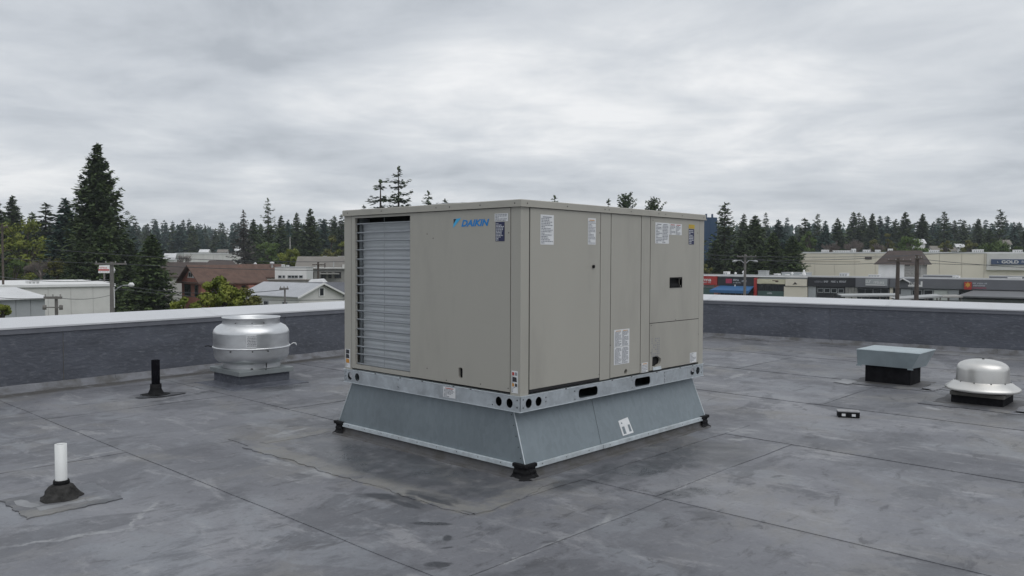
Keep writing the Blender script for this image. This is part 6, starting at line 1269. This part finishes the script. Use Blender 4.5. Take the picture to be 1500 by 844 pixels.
# the skyline of many conifers further off
r2 = random.Random(77); cnt = 0
SEG = ((30, 'at the far left edge'), (120, 'left of the tallest spruce'), (230, 'just right of the tallest spruce'), (285, 'above the round bare tree'), (345, 'above the pale warehouse'), (410, 'around the grey dying conifer'), (460, 'above the white flat building'), (530, 'above the grey brown roof'), (1015, 'behind the beige unit'), (1110, 'behind the tall ragged headed conifer'), (1180, 'behind the cedar clump'), (1240, 'above the left end of the tan store'), (1300, 'behind the large bare tree'), (1360, 'above the brown roofed tower'), (1420, 'above the pale houses'), (1470, 'above the blue sign'), (9999, 'at the far right edge'))
def far_label(px, row): return ('nearer', 'middle', 'farthest')[row]+' dark conifer of the far treeline '+next(t for lim, t in SEG if px < lim)
def skyline(px, left):
    base = 324 if left else 326.5
    return base+3.0*math.sin(px*0.021+1)+2.0*math.sin(px*0.063)
for row, (D, dpx, off) in enumerate(((330, 15.5, 7.5), (430, 14.0, 3.0), (540, 13.5, 0.0))):
    px = -40
    while px < 1560:
        px += dpx*r2.uniform(0.6, 1.45)
        if 530 < px < 1015 and r2.random() < 0.25: continue
        if row == 0 and (120 < px < 190 or 345 < px < 400): continue
        y = skyline(px, px < 760)+off+r2.uniform(-4.5, 8)+(r2.random() < 0.10)*(-4)
        if 510 < px < 1030: y = max(y, 318)
        if cnt < 292: conifer(px, y, D+r2.uniform(-30, 40), r2.choice(('far1', 'far1', 'far2', 'far3', 'far3', 'far4')), far_label(px, row), r2.uniform(0.75, 1.2), 'conifers of the far treeline '+far_label(px, row), parts=False); cnt += 1
# far wood behind them, one mass
V = []; Fc = []
for i in range(700):
    px = r2.uniform(-120, 1640); D = r2.uniform(640, 800); p = XY(px, D); h = Zat(px, 329+r2.uniform(-3, 8), D)-G; w = h*0.2; me = CON['far1'][1] if i % 2 else CON['far3'][1]
    for k in range(60):
        t_ = r2.random()**0.7; a = r2.uniform(0, 6.28); rr = w*t_*r2.uniform(0.7, 1.1); z = h*(1-t_*0.95); c = Vector((p.x+rr*math.cos(a)*0.7, p.y+rr*math.sin(a)*0.7, G+z)); s = h*0.065*(0.5+t_)
        b = len(V); q1 = Vector((-math.sin(a), math.cos(a), r2.uniform(-0.3, 0.3)))*s; q2 = Vector((math.cos(a)*0.5, math.sin(a)*0.5, -1))*s*1.3
        V.extend([tuple(c-q1*0.6), tuple(c-q1*1.1+q2), tuple(c+q2*1.5), tuple(c+q1*1.1+q2), tuple(c+q1*0.6), tuple(c-q2*0.8)]); Fc.append((b, b+1, b+2, b+3, b+4, b+5))
me = bpy.data.meshes.new('far_wood'); me.from_pydata(V, [], Fc); me.materials.append(M['needlebl']); me.update(); o = bpy.data.objects.new('far_wood', me); COL.objects.link(o); setp(o, 'far wood of conifers closing the horizon', 'wood', None, 'stuff')  # bluish needle colour carries part of the haze here
# low wooded rise that carries the far trees
mb = MB(); vs = []; n = 60
for i in range(n+1):
    px = -300+2100*i/n
    for D, z in ((300, G), (480, G+3), (700, G+8), (1000, G+13+2*math.sin(i*0.6)), (1400, G+2)): p = XY(px, D); vs.append((p.x, p.y, z))
mb.add(vs, [(i*5+j, (i+1)*5+j, (i+1)*5+j+1, i*5+j+1) for i in range(n) for j in range(4)], 0, True); mb.build('hill', M['ground'], kind='structure')

def leaf_cloud(r_, V, Fc, c, rad, n, ls, flat=0.75):
    for _ in range(n):
        v = Vector((r_.gauss(0, 1), r_.gauss(0, 1), r_.gauss(0, 1))).normalized()*(rad*(r_.random()**0.40))
        v.z *= flat; p = c+v
        nrm = (v.normalized()*0.7+Vector((r_.uniform(-1, 1), r_.uniform(-1, 1), r_.uniform(-0.2, 1.2)))).normalized(); t = nrm.orthogonal().normalized(); b_ = nrm.cross(t); an = r_.uniform(0, 6.28); t, b_ = t*math.cos(an)+b_*math.sin(an), b_*math.cos(an)-t*math.sin(an)
        l = ls*r_.uniform(0.6, 1.3); b = len(V); V.extend([tuple(p-t*l*0.5), tuple(p+b_*l*0.28), tuple(p+t*l*0.5), tuple(p-b_*l*0.28)]); Fc.append((b, b+1, b+2, b+3))
def broadleaf(px, py_top, py_bot, wpx, D, label, m, seed, leaf=0.22, n=4200, lean=0.0, clumps=26, name='leafy_tree', cat='tree'):
    r_ = random.Random(seed); p = XY(px, D); zt_ = Zat(px, py_top, D)-G; zb = max(0.2, Zat(px, py_bot, D)-G); W = wpx*D/FPX/2; H = zt_-zb
    t = thing(name, label, cat, (p.x, p.y, G), r_.uniform(0, 6.28)); V = []; Fc = []; limbs = MB(); top = Vector((0, 0, zb+H*0.35))
    limbs.tube([(0,0,-0.1), (0.05*W, 0, zb*0.6), tuple(top)], [0.035*zt_, 0.028*zt_, 0.016*zt_], 8)
    for k in range(clumps):
        a = r_.uniform(0, 6.28); u = r_.random(); zz = zb+H*(0.12+0.80*u); rr = W*math.sqrt(max(0.05, 1-(2*(u*0.9)-0.75)**2))*r_.uniform(0.30, 1.0)
        c = Vector((rr*math.cos(a), rr*math.sin(a), zz)); leaf_cloud(r_, V, Fc, c, W*r_.uniform(0.15, 0.36), n//clumps, leaf)
        limbs.tube([tuple(top-Vector((0,0,H*0.2*r_.random()))), tuple((top+c)/2+Vector((0,0,0.1*H))), tuple(c)], [0.010*zt_, 0.006*zt_, 0.002*zt_], 5)
    limbs.build('trunk', M['bark'], t, local=True)
    me = bpy.data.meshes.new('crown'); me.from_pydata(V, [], Fc); me.materials.append(M[m]); me.update(); o = bpy.data.objects.new('crown', me); COL.objects.link(o); o.parent = t
    return t
def bare(px, py_top, py_bot, wpx, D, label, seed):
    r_ = random.Random(seed); p = XY(px, D); H = Zat(px, py_top, D)-G; W = wpx*D/FPX/2
    t = thing('bare_tree', label, 'tree', (p.x, p.y, G), 0); zb = max(0.3, Zat(px, py_bot, D)-G-0.35*(H-(Zat(px, py_bot, D)-G))); tr = MB(); tw = MB()
    tr.tube([(0,0,0), (0.05,0.05,zb*0.6), (0,0,zb+0.1*(H-zb))], [0.03*H, 0.024*H, 0.015*H], 8)
    def grow(p0, d, l, r0, dep):
        p1 = p0+d*l*0.5+Vector((r_.uniform(-1,1), r_.uniform(-1,1), r_.uniform(-0.3,1)))*l*0.08; p2 = p1+d*l*0.5+Vector((0,0,l*0.05))
        (tr if dep > 2 else tw).tube([tuple(p0), tuple(p1), tuple(p2)], [r0, r0*0.75, r0*0.5], 5 if dep > 2 else 3, cap=False)
        if dep <= 0: return
        for k in range(4 if dep > 1 else 5):
            nd = (d+Vector((r_.uniform(-1,1), r_.uniform(-1,1), r_.uniform(-0.35, 0.9)))*0.75).normalized(); q = p1.lerp(p2, r_.random()) if k else p2
            grow(q, nd, l*r_.uniform(0.55, 0.8), r0*0.55, dep-1)
    for k in range(7):
        a = 2*math.pi*k/7+r_.uniform(-0.3, 0.3); d = Vector((math.cos(a)*0.75, math.sin(a)*0.75, r_.uniform(0.4, 1.2))).normalized(); grow(Vector((0,0,zb+(H-zb)*0.08*r_.random())), d, max(W, (H-zb)*0.5)*r_.uniform(0.36, 0.46), 0.015*H, 4)
    tr.build('trunk', M['twig'], t, local=True); tw.build('twigs', M['twig'], t, local=True, kind='stuff'); return t
B_ = broadleaf
B_(326, 404, 470, 76, 46, 'yellow green leafy tree in front of the red brick house', 'leafy', 3, 0.20, 6500, clumps=34); B_(268, 434, 475, 52, 44, 'lower leafy bush left of the yellow green tree by the parapet', 'leafy', 4, 0.17, 3200, clumps=18, name='leafy_bush', cat='bush'); B_(362, 424, 470, 60, 47, 'olive leafy bush before the pale metal roof', 'leafo', 5, 0.18, 3400, clumps=18, name='leafy_bush', cat='bush')
B_(2, 445, 490, 42, 36, 'green bush at the left edge above the parapet', 'leafy', 6, 0.14, 2200, clumps=16, name='leafy_bush', cat='bush')
B_(38, 320, 420, 92, 128, 'yellow green broad tree at far left', 'leafy', 7, 0.5, 5000, clumps=30); B_(86, 375, 440, 40, 105, 'olive green shrub beside the bare tree at left', 'leafo', 8, 0.36, 2600, clumps=18); B_(20, 372, 440, 44, 112, 'dark green broad tree at the left edge', 'leafg', 18, 0.4, 3000, clumps=20)
B_(428, 364, 410, 46, 165, 'rounded yellow green tree above the white flat building', 'leafy', 9, 0.5, 4000, clumps=26); B_(393, 350, 400, 38, 172, 'rounded green tree left of the yellow green one', 'leafg', 10, 0.5, 3200, clumps=22); B_(484, 344, 395, 38, 188, 'green broad tree behind the grey brown roof', 'leafo', 11, 0.5, 3000, clumps=20); B_(505, 352, 395, 28, 180, 'green yellow tree at the corner of the beige unit', 'leafy', 12, 0.5, 2200, clumps=18)
B_(1386, 352, 380, 24, 215, 'small olive tree between the pale houses beyond the tan store', 'leafo', 33, 0.5, 1600, clumps=14); B_(1330, 347, 380, 50, 178, 'green spreading shrub above the brown roof', 'leafg', 13, 0.5, 3200, clumps=22); B_(1462, 354, 384, 56, 190, 'green low broad tree over the blue sign', 'leafg', 14, 0.5, 3200, clumps=22); B_(1185, 338, 380, 30, 200, 'green rounded tree at the left end of the tan store', 'leafg', 15, 0.5, 2600, clumps=20); B_(1034, 386, 425, 26, 128, 'pale olive bush at the corner of the beige unit', 'leafo', 16, 0.4, 2000, clumps=16); B_(1300, 340, 380, 26, 230, 'olive tree left of the green spreading shrub', 'leafo', 17, 0.5, 2000, clumps=16); B_(1280, 350, 382, 26, 210, 'greyish olive tree left of the brown roof', 'leafo', 27, 0.5, 2000, clumps=16); B_(1419, 352, 380, 26, 230, 'olive bushy tree left of the green low broad one', 'leafo', 28, 0.5, 2000, clumps=16)
bare(60, 359, 395, 52, 112, 'greyish bare tree at far left before the dark trees', 3); bare(266, 354, 382, 38, 205, 'rounded greyish bare tree by the warehouse', 4); bare(1251, 336, 366, 42, 200, 'large greyish bare tree above the tan store', 5); bare(1218, 343, 366, 24, 195, 'small pale bare tree left of the large bare one', 6); bare(1284, 346, 366, 22, 205, 'small bare tree right of the large bare one', 8)

# ---------------------------------------------------------------- the damp air between here and the far trees
hz = MB(); hz.box(-1560, 1560, -1560, 1560, G-1.0, 62); HZ = bpy.data.materials.new('haze'); HZ.use_nodes = True; t = HZ.node_tree; t.nodes.clear()
ho = N(t, 'ShaderNodeOutputMaterial'); hv = N(t, 'ShaderNodeVolumePrincipled'); hv.inputs['Color'].default_value = (0.86, 0.92, 1.0, 1); hv.inputs['Density'].default_value = 0.00025; hv.inputs['Anisotropy'].default_value = 0.0
t.links.new(hv.outputs[0], ho.inputs['Volume']); o = hz.build('haze', HZ, kind='stuff')
